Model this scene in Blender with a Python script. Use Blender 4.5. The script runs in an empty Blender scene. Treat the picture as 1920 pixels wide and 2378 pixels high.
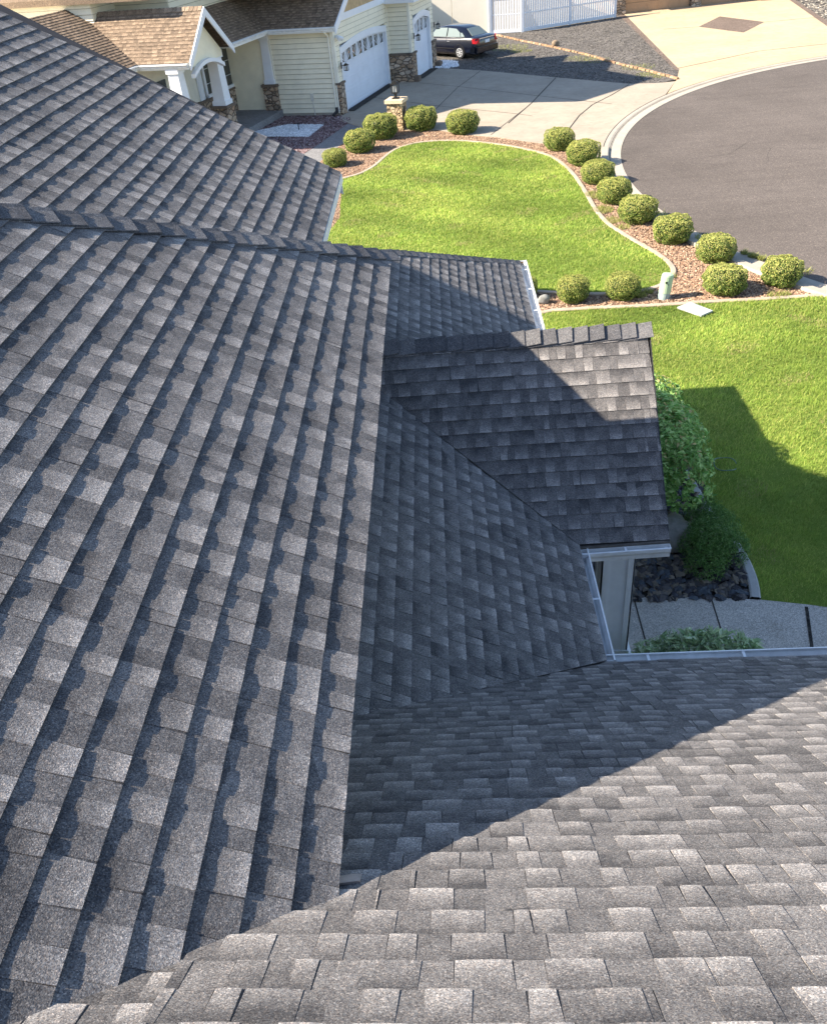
import bpy, math, random
import numpy as np
from mathutils import Vector, Matrix, Euler
random.seed(7); rng = np.random.default_rng(7)
C = bpy.context.scene.collection
# ------------------------------------------------------------------ camera, sky, sun
CAMZ = 7.8
M = np.array([[0.9968, 0.0085, -0.0794], [-0.0587, -0.5966, -0.8004], [-0.0542, 0.8025, -0.5942]])  # rows: right, down, forward
u_, _, vt = np.linalg.svd(M); M = u_ @ vt
FPX = 1976.44; CX, CY = 960.0, 1189.0
cd = bpy.data.cameras.new('camera'); cam = bpy.data.objects.new('camera', cd); C.objects.link(cam)
cd.sensor_fit = 'HORIZONTAL'; cd.sensor_width = 36; cd.lens = 36*FPX/1920; cd.clip_end = 1500; cd.clip_start = .05
R3 = Matrix((M[0], -M[1], -M[2])).transposed()
cam.matrix_world = Matrix.Translation((0, 0, CAMZ)) @ R3.to_4x4()
bpy.context.scene.camera = cam
SUN = Vector((-1.0, -0.09, 0.725)).normalized()          # towards the sun
w = bpy.data.worlds.new('World'); bpy.context.scene.world = w; w.use_nodes = True
nt = w.node_tree; bg = nt.nodes['Background']; sky = nt.nodes.new('ShaderNodeTexSky')
sky.sky_type = 'NISHITA'; sky.sun_disc = False
sky.sun_elevation = math.asin(SUN.z); sky.sun_rotation = math.atan2(SUN.x, SUN.y)
sky.dust_density = .8; sky.ozone_density = 1.2; sky.altitude = 600
nt.links.new(sky.outputs[0], bg.inputs[0]); bg.inputs[1].default_value = 0.10
sd = bpy.data.lights.new('sun', 'SUN'); sd.energy = 5.0; sd.angle = math.radians(.6); sd.color = (1, .885, .73)
so = bpy.data.objects.new('sun', sd); C.objects.link(so); so.rotation_euler = SUN.to_track_quat('Z', 'Y').to_euler()
vs = bpy.context.scene.view_settings; vs.view_transform = 'Standard'; vs.look = 'None'; vs.exposure = 1.56; vs.gamma = 1; vs.use_curve_mapping = False

# ------------------------------------------------------------------ geometry helpers
def ray(u, v): return M.T @ np.array([(u-CX)/FPX, (v-CY)/FPX, 1.0])
def G(u, v, z=0.0):                                       # a point on the level z seen at photo pixel u, v
    d = ray(u, v); return np.array([0, 0, CAMZ]) + d*((z-CAMZ)/d[2])
def hitp(u, v, n, P0):
    d = ray(u, v); n = np.array(n, float); c = np.array([0, 0, CAMZ]); return c + d*((n@(np.array(P0)-c))/(n@d))
def nrm(v): v = np.array(v, float); return v/np.linalg.norm(v)

def mesh_obj(name, V, F, mats, parent=None, loc=None, col=None, midx=None, smooth=False, uv=None):
    me = bpy.data.meshes.new(name); V = np.asarray(V, float)
    if loc is not None: V = V - np.array(loc, float)
    me.from_pydata(V.tolist(), [], [tuple(int(i) for i in f) for f in F] if not isinstance(F, np.ndarray) else F.tolist())
    for m in (mats if isinstance(mats, (list, tuple)) else [mats]): me.materials.append(m)
    if midx is not None: me.polygons.foreach_set('material_index', np.asarray(midx, np.int32))
    if col is not None:                                    # per-vertex
        a = me.color_attributes.new('col', 'FLOAT_COLOR', 'POINT'); c = np.ones((len(V), 4), np.float32); c[:, :3] = np.asarray(col)[:, :3]
        a.data.foreach_set('color', c.ravel())
    if smooth: me.polygons.foreach_set('use_smooth', np.ones(len(me.polygons), bool))
    me.update()
    o = bpy.data.objects.new(name, me); C.objects.link(o)
    if loc is not None: o.location = tuple(loc)
    if parent is not None:
        o.parent = parent
        if loc is None: o.location = -Vector(parent_loc(parent))
        else: o.location = Vector(loc) - Vector(parent_loc(parent))
    return o
def parent_loc(p):
    l = Vector(p.location)
    if p.parent is not None: l = l + Vector(parent_loc(p.parent))
    return l
class MB:
    def __init__(s): s.V = []; s.F = []; s.c = []; s.mi = []
    def add(s, V, F, c=(.5, .5, .5), mi=0):
        n = len(s.V); s.V += [tuple(v) for v in V]; s.F += [tuple(i+n for i in f) for f in F]; s.c += [c]*len(V) if not isinstance(c, list) else c; s.mi += [mi]*len(F)
    def box(s, lo, hi, T=None, c=(.5, .5, .5), mi=0):
        x0, y0, z0 = lo; x1, y1, z1 = hi
        V = [(x0,y0,z0),(x1,y0,z0),(x1,y1,z0),(x0,y1,z0),(x0,y0,z1),(x1,y0,z1),(x1,y1,z1),(x0,y1,z1)]
        if T: V = [T(*v) for v in V]
        F = [(0,3,2,1),(4,5,6,7),(0,1,5,4),(1,2,6,5),(2,3,7,6),(3,0,4,7)]; s.add(V, F, c, mi)
    def prism(s, pts, off, c=(.5, .5, .5), mi=0):          # polygon pts (3d) extruded by vector off
        n = len(pts); P = [np.array(p, float) for p in pts]; Q = [p+np.array(off, float) for p in P]
        F = [tuple(range(n))[::-1], tuple(range(n, 2*n))]+[(i, (i+1) % n, n+(i+1) % n, n+i) for i in range(n)]
        s.add(P+Q, F, c, mi)
    def beam(s, a, b, wd, ht, up=(0, 0, 1), c=(.5, .5, .5), mi=0):
        a = np.array(a, float); b = np.array(b, float); d = nrm(b-a); r = nrm(np.cross(d, up)); k = np.cross(r, d)
        P = [a-r*wd/2-k*ht/2, a+r*wd/2-k*ht/2, a+r*wd/2+k*ht/2, a-r*wd/2+k*ht/2]; s.prism(P, b-a, c, mi)
    def tube(s, pts, rad, n=8, c=(.5, .5, .5), mi=0, cap=True):
        pts = [np.array(p, float) for p in pts]; rad = rad if isinstance(rad, (list, tuple)) else [rad]*len(pts)
        V = []; prev = None
        for i, p in enumerate(pts):
            d = nrm(pts[min(i+1, len(pts)-1)]-pts[max(i-1, 0)])
            if prev is None: prev = np.array([1, 0, 0]) if abs(d[0]) < .9 else np.array([0, 1, 0])
            r = nrm(prev-d*(prev@d)); prev = r; q = np.cross(d, r)
            V += [p+rad[i]*(r*math.cos(t)+q*math.sin(t)) for t in [2*math.pi*j/n for j in range(n)]]
        F = [(i*n+j, i*n+(j+1) % n, (i+1)*n+(j+1) % n, (i+1)*n+j) for i in range(len(pts)-1) for j in range(n)]
        if cap: F += [tuple(range(n))[::-1], tuple(range((len(pts)-1)*n, len(pts)*n))]
        s.add(V, F, c, mi)
    def build(s, name, mats, parent=None, smooth=False, loc=None):
        return mesh_obj(name, s.V, s.F, mats, parent, loc=loc, col=np.array([list(c)[:3] for c in s.c]), midx=s.mi, smooth=smooth)
def empty(name, loc, rz=0):
    o = bpy.data.objects.new(name, None); C.objects.link(o); o.location = tuple(loc); o.rotation_euler = (0, 0, rz); o.empty_display_size = .2; return o
def tag(o, label=None, cat=None, group=None, kind=None):
    if label: o['label'] = label
    if cat: o['category'] = cat
    if group: o['group'] = group
    if kind: o['kind'] = kind
    return o
def clip(poly, hps):                                       # poly list of (a,b); hps list of (nx, ny, c): keep nx*a+ny*b<=c
    for nx, ny, c in hps:
        out = []
        for i in range(len(poly)):
            p, q = poly[i], poly[(i+1) % len(poly)]; dp = nx*p[0]+ny*p[1]-c; dq = nx*q[0]+ny*q[1]-c
            if dp <= 0: out.append(p)
            if (dp < 0) != (dq < 0) and abs(dp-dq) > 1e-12 and not (dp == 0 or dq == 0):
                t = dp/(dp-dq); out.append((p[0]+t*(q[0]-p[0]), p[1]+t*(q[1]-p[1])))
        poly = out
        if len(poly) < 3: return []
    return poly

# ------------------------------------------------------------------ materials
def mat(name, rough=.8, spec=.3):
    m = bpy.data.materials.new(name); m.use_nodes = True; b = m.node_tree.nodes['Principled BSDF']
    b.inputs['Roughness'].default_value = rough; b.inputs['Specular IOR Level'].default_value = spec
    return m, m.node_tree, b
def N(nt, t, **kw):
    n = nt.nodes.new(t)
    for k, v in kw.items():
        if hasattr(n, k) and not k.startswith('i_'): setattr(n, k, v)
    return n
def noise(nt, scale, detail=4, rough=.6, vec=None, dim='3D'):
    n = nt.nodes.new('ShaderNodeTexNoise'); n.inputs['Scale'].default_value = scale; n.inputs['Detail'].default_value = detail; n.inputs['Roughness'].default_value = rough
    if vec is not None: nt.links.new(vec, n.inputs['Vector'])
    return n
def obco(nt):
    g = nt.nodes.new('ShaderNodeNewGeometry'); return g.outputs['Position']
def ramp(nt, src, stops, interp='LINEAR'):
    r = nt.nodes.new('ShaderNodeValToRGB'); cr = r.color_ramp; cr.interpolation = interp
    while len(cr.elements) < len(stops): cr.elements.new(.5)
    for e, (p, c) in zip(cr.elements, stops):
        e.position = p; e.color = (*c, 1) if len(c) == 3 else c
    nt.links.new(src, r.inputs[0]); return r.outputs[0]
def mix(nt, a, b, f, mode='MIX'):
    n = nt.nodes.new('ShaderNodeMix'); n.data_type = 'RGBA'; n.blend_type = mode
    for inp, v in ((n.inputs[0], f), (n.inputs[6], a), (n.inputs[7], b)):
        if isinstance(v, (int, float)): inp.default_value = v
        elif isinstance(v, tuple): inp.default_value = (*v, 1)
        else: nt.links.new(v, inp)
    return n.outputs[2]
def bump(nt, b, h, strength, dist, prev=None):
    n = nt.nodes.new('ShaderNodeBump'); n.inputs['Strength'].default_value = strength; n.inputs['Distance'].default_value = dist
    nt.links.new(h, n.inputs['Height'])
    if prev is not None: nt.links.new(prev, n.inputs['Normal'])
    nt.links.new(n.outputs[0], b.inputs['Normal']); return n.outputs[0]
def math_(nt, op, a, b=None, clampv=False):
    n = nt.nodes.new('ShaderNodeMath'); n.operation = op; n.use_clamp = clampv
    for i, v in enumerate((a, b)):
        if v is None: continue
        if isinstance(v, (int, float)): n.inputs[i].default_value = v
        else: nt.links.new(v, n.inputs[i])
    return n.outputs[0]
def simple(name, col, rough=.6, spec=.35, var=.12, scale=6, bmp=0, bscale=80, metal=0):
    m, nt, b = mat(name, rough, spec); p = obco(nt); n = noise(nt, scale, 5, .65, p)
    lo = tuple(c*(1-var) for c in col); hi = tuple(min(1, c*(1+var)) for c in col)
    nt.links.new(ramp(nt, n.outputs[0], [(.3, lo), (.7, hi)]), b.inputs['Base Color']); b.inputs['Metallic'].default_value = metal
    if bmp: bump(nt, b, noise(nt, bscale, 3, .6, p).outputs[0], bmp, .004)
    return m

def shingle_mat(name, dark, midc, light, gran=260, bstr=.9, shade=1.0):
    m, nt, b = mat(name, .95, .12); L = nt.links
    at = nt.nodes.new('ShaderNodeAttribute'); at.attribute_name = 'col'
    sp = nt.nodes.new('ShaderNodeSeparateColor'); L.new(at.outputs['Color'], sp.inputs[0])
    p = obco(nt)
    big = noise(nt, 1.3, 3, .6, p).outputs[0]; medn = noise(nt, 14, 4, .7, p).outputs[0]
    # blended granule drop: each tab fades from its butt edge upwards
    fade = math_(nt, 'MULTIPLY', sp.outputs[1], sp.outputs[2])
    t = math_(nt, 'SUBTRACT', sp.outputs[0], math_(nt, 'MULTIPLY', fade, .90*shade))
    t = math_(nt, 'ADD', t, math_(nt, 'MULTIPLY', math_(nt, 'SUBTRACT', medn, .5), .6))
    t = math_(nt, 'ADD', t, math_(nt, 'MULTIPLY', math_(nt, 'SUBTRACT', big, .5), .35), True)
    base = ramp(nt, t, [(0, dark), (.5, midc), (1, light)])
    vo = nt.nodes.new('ShaderNodeTexVoronoi'); vo.inputs['Scale'].default_value = gran; L.new(p, vo.inputs['Vector'])
    spc = nt.nodes.new('ShaderNodeSeparateColor'); L.new(vo.outputs['Color'], spc.inputs[0])
    g = ramp(nt, spc.outputs[0], [(0, (.45, .45, .47)), (.35, (.80, .80, .82)), (.72, (1.08, 1.08, 1.07)), (.92, (1.40, 1.37, 1.33)), (1, (2.1, 2.0, 1.9))])
    hue = ramp(nt, spc.outputs[1], [(0, (1.06, .98, .93)), (.5, (1, 1, 1)), (1, (.95, 1.0, 1.06))])
    c = mix(nt, mix(nt, base, g, 1.0, 'MULTIPLY'), hue, 1.0, 'MULTIPLY'); L.new(c, b.inputs['Base Color'])
    n2 = noise(nt, gran*.9, 2, .6, p).outputs[0]
    nb = bump(nt, b, medn, .35, .010); bump(nt, b, n2, bstr, .0035, nb)
    return m
SH = shingle_mat('charcoal shingle granules', (.075, .074, .076), (.215, .206, .200), (.455, .433, .41), 280, .4)
SHC = shingle_mat('cap shingle granules', (.030, .031, .034), (.125, .125, .130), (.22, .217, .215), 240, .5, shade=.1)
SHN = shingle_mat('weathered wood shingle granules', (.12, .092, .068), (.29, .218, .155), (.50, .385, .28), 120, .5)
WHITE = simple('white painted metal', (.76, .77, .77), .42, .4, .14, 7)
FASC = simple('white painted trim wood', (.90, .91, .92), .55, .35, .06, 5, .25, 120)
DECK = simple('dark roof sheathing edge', (.05, .045, .045), .8, .2)
BROWN = simple('brown flashing metal', (.035, .033, .035), .5, .4, .2, 10)
SIDEO = simple('grey siding', (.34, .34, .34), .7, .3, .08, 5)
TANF = simple('weathered flashing', (.42, .35, .31), .6, .3, .25, 30)
CREAM = simple('cream painted siding', (.87, .80, .62), .65, .3, .07, 2.2, .15, 60)
CREAML = simple('pale cream trim paint', (.84, .80, .68), .6, .3, .05, 3)
DOORW = simple('white garage door paint', (.74, .78, .86), .42, .4, .06, 1.5, .15, 160)
TRIMW = simple('white trim paint', (.80, .82, .86), .45, .4, .04, 3)
BLACK = simple('black painted metal', (.012, .012, .013), .4, .5, .2, 10)
GLASSD = simple('dark window glass', (.03, .035, .04), .08, .8, .3, 1.5)
def glass_mat(name, col):
    m, nt, b = mat(name, .05, .9); b.inputs['Base Color'].default_value = (*col, 1); return m
LAPL = simple('painted shadow line under lap', (.20, .18, .13), .9, .1)  # dark colour that paints the shadow line under each siding board
WGLASS = glass_mat('window glass', (.05, .055, .055))

def stone_mat(name, cols, scale=4.2, grout=(.12, .10, .085)):
    m, nt, b = mat(name, .85, .2); p = obco(nt); mp = nt.nodes.new('ShaderNodeMapping'); nt.links.new(p, mp.inputs[0]); mp.inputs['Scale'].default_value = (1, 1, 1.7)
    w1 = noise(nt, 3, 3, .6, p); wv = mix(nt, mp.outputs[0], w1.outputs['Color'], .06, 'ADD')
    v = nt.nodes.new('ShaderNodeTexVoronoi'); v.inputs['Scale'].default_value = scale; nt.links.new(wv, v.inputs['Vector'])
    e = nt.nodes.new('ShaderNodeTexVoronoi'); e.feature = 'DISTANCE_TO_EDGE'; e.inputs['Scale'].default_value = scale; nt.links.new(wv, e.inputs['Vector'])
    s = nt.nodes.new('ShaderNodeSeparateColor'); nt.links.new(v.outputs['Color'], s.inputs[0])
    c = ramp(nt, s.outputs[0], [(i/(len(cols)-1), c_) for i, c_ in enumerate(cols)])
    n = noise(nt, 30, 5, .7, p); c = mix(nt, c, ramp(nt, n.outputs[0], [(.2, (.6, .6, .6)), (.8, (1.3, 1.3, 1.3))]), .8, 'MULTIPLY')
    ed = ramp(nt, e.outputs['Distance'], [(.02, (0, 0, 0)), (.07, (1, 1, 1))])
    nt.links.new(mix(nt, grout, c, ed), b.inputs['Base Color'])
    nb = bump(nt, b, ramp(nt, e.outputs['Distance'], [(0, (0, 0, 0)), (.15, (1, 1, 1))]), 1, .05); bump(nt, b, n.outputs[0], .6, .01, nb)
    return m
STONE = stone_mat('brown ledge stone', [(.34, .23, .15), (.52, .39, .28), (.26, .20, .15), (.62, .49, .38), (.42, .28, .18)], 3.6, (.10, .085, .07))
STONET = stone_mat('tan ledge stone', [(.62, .44, .25), (.74, .55, .34), (.52, .36, .21), (.68, .53, .36)], 5.5, (.22, .16, .10))
STONEG = stone_mat('grey ledge stone', [(.20, .19, .18), (.32, .30, .28), (.26, .25, .24)], 6)
CAPS = simple('brown cast stone cap', (.17, .13, .10), .8, .2, .2, 12, .4, 60)

def concrete(name, col, speck=0, scale=1.0, crack=False):
    m, nt, b = mat(name, .9, .2); p = obco(nt)
    n1 = noise(nt, .5*scale, 6, .65, p).outputs[0]; n2 = noise(nt, 3.5*scale, 7, .75, p).outputs[0]; n3 = noise(nt, 90, 3, .7, p).outputs[0]
    c = ramp(nt, n1, [(.3, tuple(x*.86 for x in col)), (.7, tuple(x*1.10 for x in col))])
    c = mix(nt, c, ramp(nt, n2, [(.25, (.80, .79, .77)), (.5, (1, 1, 1)), (.8, (1.10, 1.10, 1.09))]), .9, 'MULTIPLY')
    c = mix(nt, c, ramp(nt, n3, [(.3, (.85, .85, .85)), (.7, (1.12, 1.12, 1.12))]), .7, 'MULTIPLY')
    n5 = noise(nt, 1.1, 8, .8, p).outputs[0]; c = mix(nt, c, ramp(nt, n5, [(.28, (.62, .60, .57)), (.42, (1, 1, 1))]), .8, 'MULTIPLY')
    if speck:
        v = nt.nodes.new('ShaderNodeTexVoronoi'); v.inputs['Scale'].default_value = speck; nt.links.new(p, v.inputs['Vector'])
        s = nt.nodes.new('ShaderNodeSeparateColor'); nt.links.new(v.outputs['Color'], s.inputs[0])
        c = mix(nt, c, ramp(nt, s.outputs[0], [(0, (.5, .49, .49)), (.5, (.95, .95, .95)), (.9, (1.25, 1.22, 1.2)), (1, (1.8, 1.75, 1.7))]), .85, 'MULTIPLY')
    nt.links.new(c, b.inputs['Base Color']); bump(nt, b, n3, .5, .003)
    return m
CONC = concrete('driveway concrete', (.37, .32, .255)); CONCT = concrete('tan sealed concrete', (.47, .375, .25), 0, .8)
CURBM = concrete('curb concrete', (.40, .36, .30)); WALK = concrete('exposed aggregate walk', (.50, .46, .41), 120); AGG = concrete('brown pebble aggregate', (.17, .13, .105), 30)
EDGE = concrete('mow strip concrete', (.42, .34, .27), 0, 2); EDGEP = concrete('pale edging concrete', (.42, .41, .39), 0, 3)
GRAYC = concrete('grey walk concrete', (.24, .24, .245), 60)
JOINT = simple('joint filler', (.055, .05, .045), .9, .1, .3, 20)
def asphalt_mat():
    m, nt, b = mat('asphalt', .9, .25); p = obco(nt)
    n1 = noise(nt, .22, 5, .6, p).outputs[0]; n2 = noise(nt, 60, 4, .8, p).outputs[0]; st = nt.nodes.new('ShaderNodeMapping'); nt.links.new(p, st.inputs[0]); st.inputs['Scale'].default_value = (.25, 3, 1); st.inputs['Rotation'].default_value = (0, 0, .5)
    n4 = noise(nt, .8, 5, .7, st.outputs[0]).outputs[0]
    c = ramp(nt, n1, [(.3, (.100, .085, .075)), (.7, (.143, .122, .109))]); c = mix(nt, c, ramp(nt, n4, [(.3, (.90, .90, .90)), (.7, (1.08, 1.08, 1.08))]), 1, 'MULTIPLY')
    v = nt.nodes.new('ShaderNodeTexVoronoi'); v.inputs['Scale'].default_value = 45; nt.links.new(p, v.inputs['Vector'])
    s = nt.nodes.new('ShaderNodeSeparateColor'); nt.links.new(v.outputs['Color'], s.inputs[0])
    c = mix(nt, c, ramp(nt, s.outputs[0], [(0, (.55, .55, .55)), (.6, (1, 1, 1)), (.94, (1.25, 1.25, 1.2)), (1, (2.2, 2.1, 2.0))]), .7, 'MULTIPLY')
    n6 = noise(nt, .7, 8, .8, p).outputs[0]; c = mix(nt, c, ramp(nt, n6, [(.30, (.72, .72, .72)), (.45, (1, 1, 1)), (.62, (1, 1, 1)), (.75, (1.14, 1.13, 1.12))]), .9, 'MULTIPLY')
    nt.links.new(c, b.inputs['Base Color']); bump(nt, b, n2, .8, .006); return m
ASPH = asphalt_mat()
def gravel_mat(name, cols, scale, rough=.9, bst=1.0, big=.5):
    m, nt, b = mat(name, rough, .2); p = obco(nt); v = nt.nodes.new('ShaderNodeTexVoronoi'); v.inputs['Scale'].default_value = scale; nt.links.new(p, v.inputs['Vector'])
    s = nt.nodes.new('ShaderNodeSeparateColor'); nt.links.new(v.outputs['Color'], s.inputs[0])
    c = ramp(nt, s.outputs[0], [(i/(len(cols)-1), c_) for i, c_ in enumerate(cols)])
    n1 = noise(nt, big, 6, .7, p).outputs[0]; c = mix(nt, c, ramp(nt, n1, [(.3, (.72, .72, .72)), (.7, (1.2, 1.2, 1.2))]), .9, 'MULTIPLY')
    nt.links.new(c, b.inputs['Base Color']); bump(nt, b, v.outputs['Distance'], bst, .03); return m
DGRAV = gravel_mat('dark crushed gravel', [(.05, .045, .04), (.13, .12, .11), (.20, .18, .16), (.08, .075, .07)], 16)
PGRAV = gravel_mat('purple lava gravel', [(.10, .06, .06), (.26, .18, .18), (.16, .10, .10), (.42, .34, .34)], 13)
WGRAV = gravel_mat('white marble chips', [(.62, .64, .66), (.85, .86, .88), (.5, .52, .54), (.9, .9, .9)], 14)
SOIL = gravel_mat('reddish soil under rock', [(.13, .08, .06), (.28, .18, .13), (.19, .12, .09)], 26)
SOILD = gravel_mat('dark soil', [(.02, .02, .02), (.05, .045, .04)], 20)
def attr_mat(name, rough=.85, spec=.2, trans=0.0, var=.0):
    m, nt, b = mat(name, rough, spec); at = nt.nodes.new('ShaderNodeAttribute'); at.attribute_name = 'col'
    c = at.outputs['Color']
    if var:
        p = obco(nt); c = mix(nt, c, ramp(nt, noise(nt, 35, 3, .6, p).outputs[0], [(.2, (1-var,)*3), (.8, (1+var,)*3)]), 1, 'MULTIPLY')
    nt.links.new(c, b.inputs['Base Color'])
    if trans:
        t = nt.nodes.new('ShaderNodeBsdfTranslucent'); nt.links.new(c, t.inputs[0]); ms = nt.nodes.new('ShaderNodeMixShader'); ms.inputs[0].default_value = trans
        nt.links.new(b.outputs[0], ms.inputs[1]); nt.links.new(t.outputs[0], ms.inputs[2]); nt.links.new(ms.outputs[0], nt.nodes['Material Output'].inputs[0])
    return m
LEAFM = attr_mat('leaf colours', .55, .3, .3); ROCKM = attr_mat('rock colours', .85, .25, 0, .25); GRASSM = attr_mat('grass blades', .6, .25, .35)
BARK = simple('bark', (.09, .065, .045), .9, .2, .3, 20, .5, 60)
def lawn_mat():
    m, nt, b = mat('lawn turf', .9, .15); p = obco(nt)
    n1 = noise(nt, .35, 5, .6, p).outputs[0]; n2 = noise(nt, 2.5, 5, .7, p).outputs[0]
    mp = nt.nodes.new('ShaderNodeMapping'); nt.links.new(p, mp.inputs[0]); mp.inputs['Scale'].default_value = (1, 2.2, 1); n3 = noise(nt, 28, 4, .8, mp.outputs[0]).outputs[0]
    c = ramp(nt, n1, [(.35, (.17, .27, .05)), (.65, (.26, .35, .07))])
    c = mix(nt, c, ramp(nt, n2, [(.25, (.75, .8, .7)), (.75, (1.25, 1.15, 1.2))]), 1, 'MULTIPLY')
    c = mix(nt, c, ramp(nt, n3, [(.25, (.5, .55, .4)), (.75, (1.35, 1.3, 1.25))]), 1, 'MULTIPLY')
    nt.links.new(c, b.inputs['Base Color']); bump(nt, b, n3, 1, .03); return m
LAWN = lawn_mat()

# ------------------------------------------------------------------ shingled roof plane
def hnoise(k): r = np.random.default_rng(k); return r
def shingle_plane(name, P0, udir, slope_down, pitch, amin, amax, bmax, hps, material, parent, e=.143, T=.0055, H2=.0040, tabw=(.075, .155), seed=1, deck=True, bmin=0.0, lab=None):
    """P0 on the eave; a runs along udir (level), b runs up the slope"""
    r = random.Random(seed); u = nrm(udir); dn = nrm(slope_down); v = nrm(np.array([-dn[0], -dn[1], pitch])); n = nrm(np.cross(u, v)); n = n if n[2] > 0 else -n
    hps = list(hps)+[(-1, 0, -amin), (1, 0, amax), (0, 1, bmax)]
    P0 = np.array(P0, float); mb = MB(); K = int(math.ceil((bmax-bmin)/e)); ph = [r.uniform(0, 6.28) for _ in range(8)]
    def und(a, b): return .0035*math.sin(a*1.9+ph[0]+b*.8)+.0025*math.sin(a*3.7+b*2.3+ph[1])+.002*math.sin(b*4.1+ph[2]-a*.7)
    for k in range(K):
        b0 = bmin+k*e; b1 = b0+e; a = amin-r.uniform(0, .9); hi = r.random() < .5; nextend = a+r.uniform(.3, 1.0); wob = r.uniform(0, 6.28); jit = r.uniform(-.002, .002)
        xx = amin
        while xx < amax:
            x2 = min(amax, xx+.5); cp = clip([(xx, b0+.002), (x2, b0+.002), (x2, b1+.004), (xx, b1+.004)], hps)
            if cp: mb.add([P0+u*x+v*y+n*(max(.0, T*(1-(y-b0)/e)-.0028)+und(x, y)) for x, y in cp], [tuple(range(len(cp)))], (.06, 0, 0))
            xx = x2
        while a < amax:
            wd = r.uniform(*tabw)*(1.0 if hi else .85); e1 = a+wd; gap = 0
            if e1 >= nextend: e1 = nextend; nextend += .985; gap = .0035
            top = clip([(a, b0-.05), (e1, b0-.05), (e1, b1), (a, b1)], hps) if not (hps is None) else [(a, b0), (e1, b0), (e1, b1), (a, b1)]
            if top:
                if hi: tone = r.choice([.68, .77, .63, .58, .72, .50, .70]); fade = r.uniform(.50, .80)
                else: tone = r.choice([.30, .24, .36, .42, .27, .33]); fade = r.uniform(.0, .30)
                nsub = 3 if hi else 2; hh = H2*r.uniform(.8, 1.15) if hi else 0.0
                tap = r.uniform(-.006, .008) if hi else 0
                for s_ in range(nsub):
                    x0 = a+(e1-a)*s_/nsub; x1 = a+(e1-a)*(s_+1)/nsub
                    if s_ == nsub-1: x1 -= gap
                    q = [(x0+(tap if s_ == 0 else 0), b0+jit), (x1-(tap if s_ == nsub-1 else 0), b0+jit), (x1, b1+.006), (x0, b1+.006)]
                    cp = clip(q, hps)
                    if not cp: continue
                    def prof(x):
                        f = (x-a)/max(1e-6, (e1-a)); return hh*(.62+.38*math.sin(math.pi*min(1, max(0, f))))
                    def hgt(x, y):
                        t = 1-(y-b0)/e; return max(0.0004, T*t)+prof(x)*min(1, .35+.65*t) + .0007*math.sin(x*11+wob)*t + und(x, y)
                    TV = [P0+u*x+v*y+n*hgt(x, y) for x, y in cp]; BV = [P0+u*x+v*y+n*(und(x, y)-.004) for x, y in cp]; m_ = len(cp)
                    cols = [(tone, min(1, max(0, (y-b0)/e)), fade) for x, y in cp]
                    mb.add(TV+BV, [tuple(range(m_))]+[(i, (i+1) % m_, m_+(i+1) % m_, m_+i)[::-1] for i in range(m_)], cols+[(.12, 0, 0)]*m_)
            a = e1
            hi = not hi if r.random() < .93 else hi
            if gap: hi = r.random() < .5
    o = mb.build(name, material, parent)
    if lab: o['label'] = lab
    return o, u, v, n
def slab(name, pts, thick, material, parent):
    n = nrm(np.cross(np.array(pts[1])-pts[0], np.array(pts[2])-pts[0])); n = n if n[2] > 0 else -n
    mb = MB(); mb.prism([np.array(p)-n*.016 for p in pts], -n*thick); return mb.build(name, material, parent)
def caps(name, A, B, nA, nB, material, parent, e=.145, hw=.13, T=.012, seed=3):
    """overlapping bent cap shingles from A (low end, first laid) to B; nA,nB unit in-plane directions falling away from the line on both sides"""
    r = random.Random(seed); A = np.array(A, float); B = np.array(B, float); L = np.linalg.norm(B-A); d = (B-A)/L; k = int(L/e)+1; mb = MB()
    up = nrm(-(np.array(nA)+np.array(nB))); up = up if up[2] > 0 else -up
    for i in range(k):
        s0 = i*e+r.uniform(-.004, .004); s1 = min(L, s0+e*1.9); t = r.uniform(.38, .78); h0 = T*r.uniform(.9, 1.4)+.010; h1 = .004
        w_ = hw*r.uniform(.97, 1.04); sk = r.uniform(-.008, .008); sk2 = r.uniform(-.008, .008)
        V = []
        for s_, h, sh in ((s0, h0, 1), (s1, h1, 0)):
            c_ = A+d*s_
            for dirv, ss in ((nA, sk), (nB, sk2)):
                dirv = np.array(dirv); V.append(c_+dirv*w_+up*h*.9+d*ss*sh)
                V.append(c_+dirv*w_*.2+up*(h+.004))
            V.append(c_+up*(h+.010))
        # order per end: Aout, Ain, Bout, Bin, top -> profile Aout, Ain, top, Bin, Bout
        idx = [0, 1, 4, 3, 2]; P = [V[j] for j in idx]; Q = [V[5+j] for j in idx]; W = [p-up*.008 for p in P]; Z = [q-up*.008 for q in Q]
        F = [(j, j+1, 6+j, 5+j) for j in range(4)]+[(10+j, 10+j+1, j+1, j) for j in range(4)]+[(0, 5, 15, 10), (4, 14, 19, 9)]
        F += [(15+j, 16+j, 11+j, 10+j) for j in range(4)]
        mb.add(P+Q+W+Z, F, (t, r.uniform(0, .5), .3)); eo = d*-.0012; mb.add([p+eo for p in P]+[w2+eo for w2 in W], [(j, j+1, 6+j, 5+j) for j in range(4)], (0, 0, 0))
    return mb.build(name, material, parent)
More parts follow.
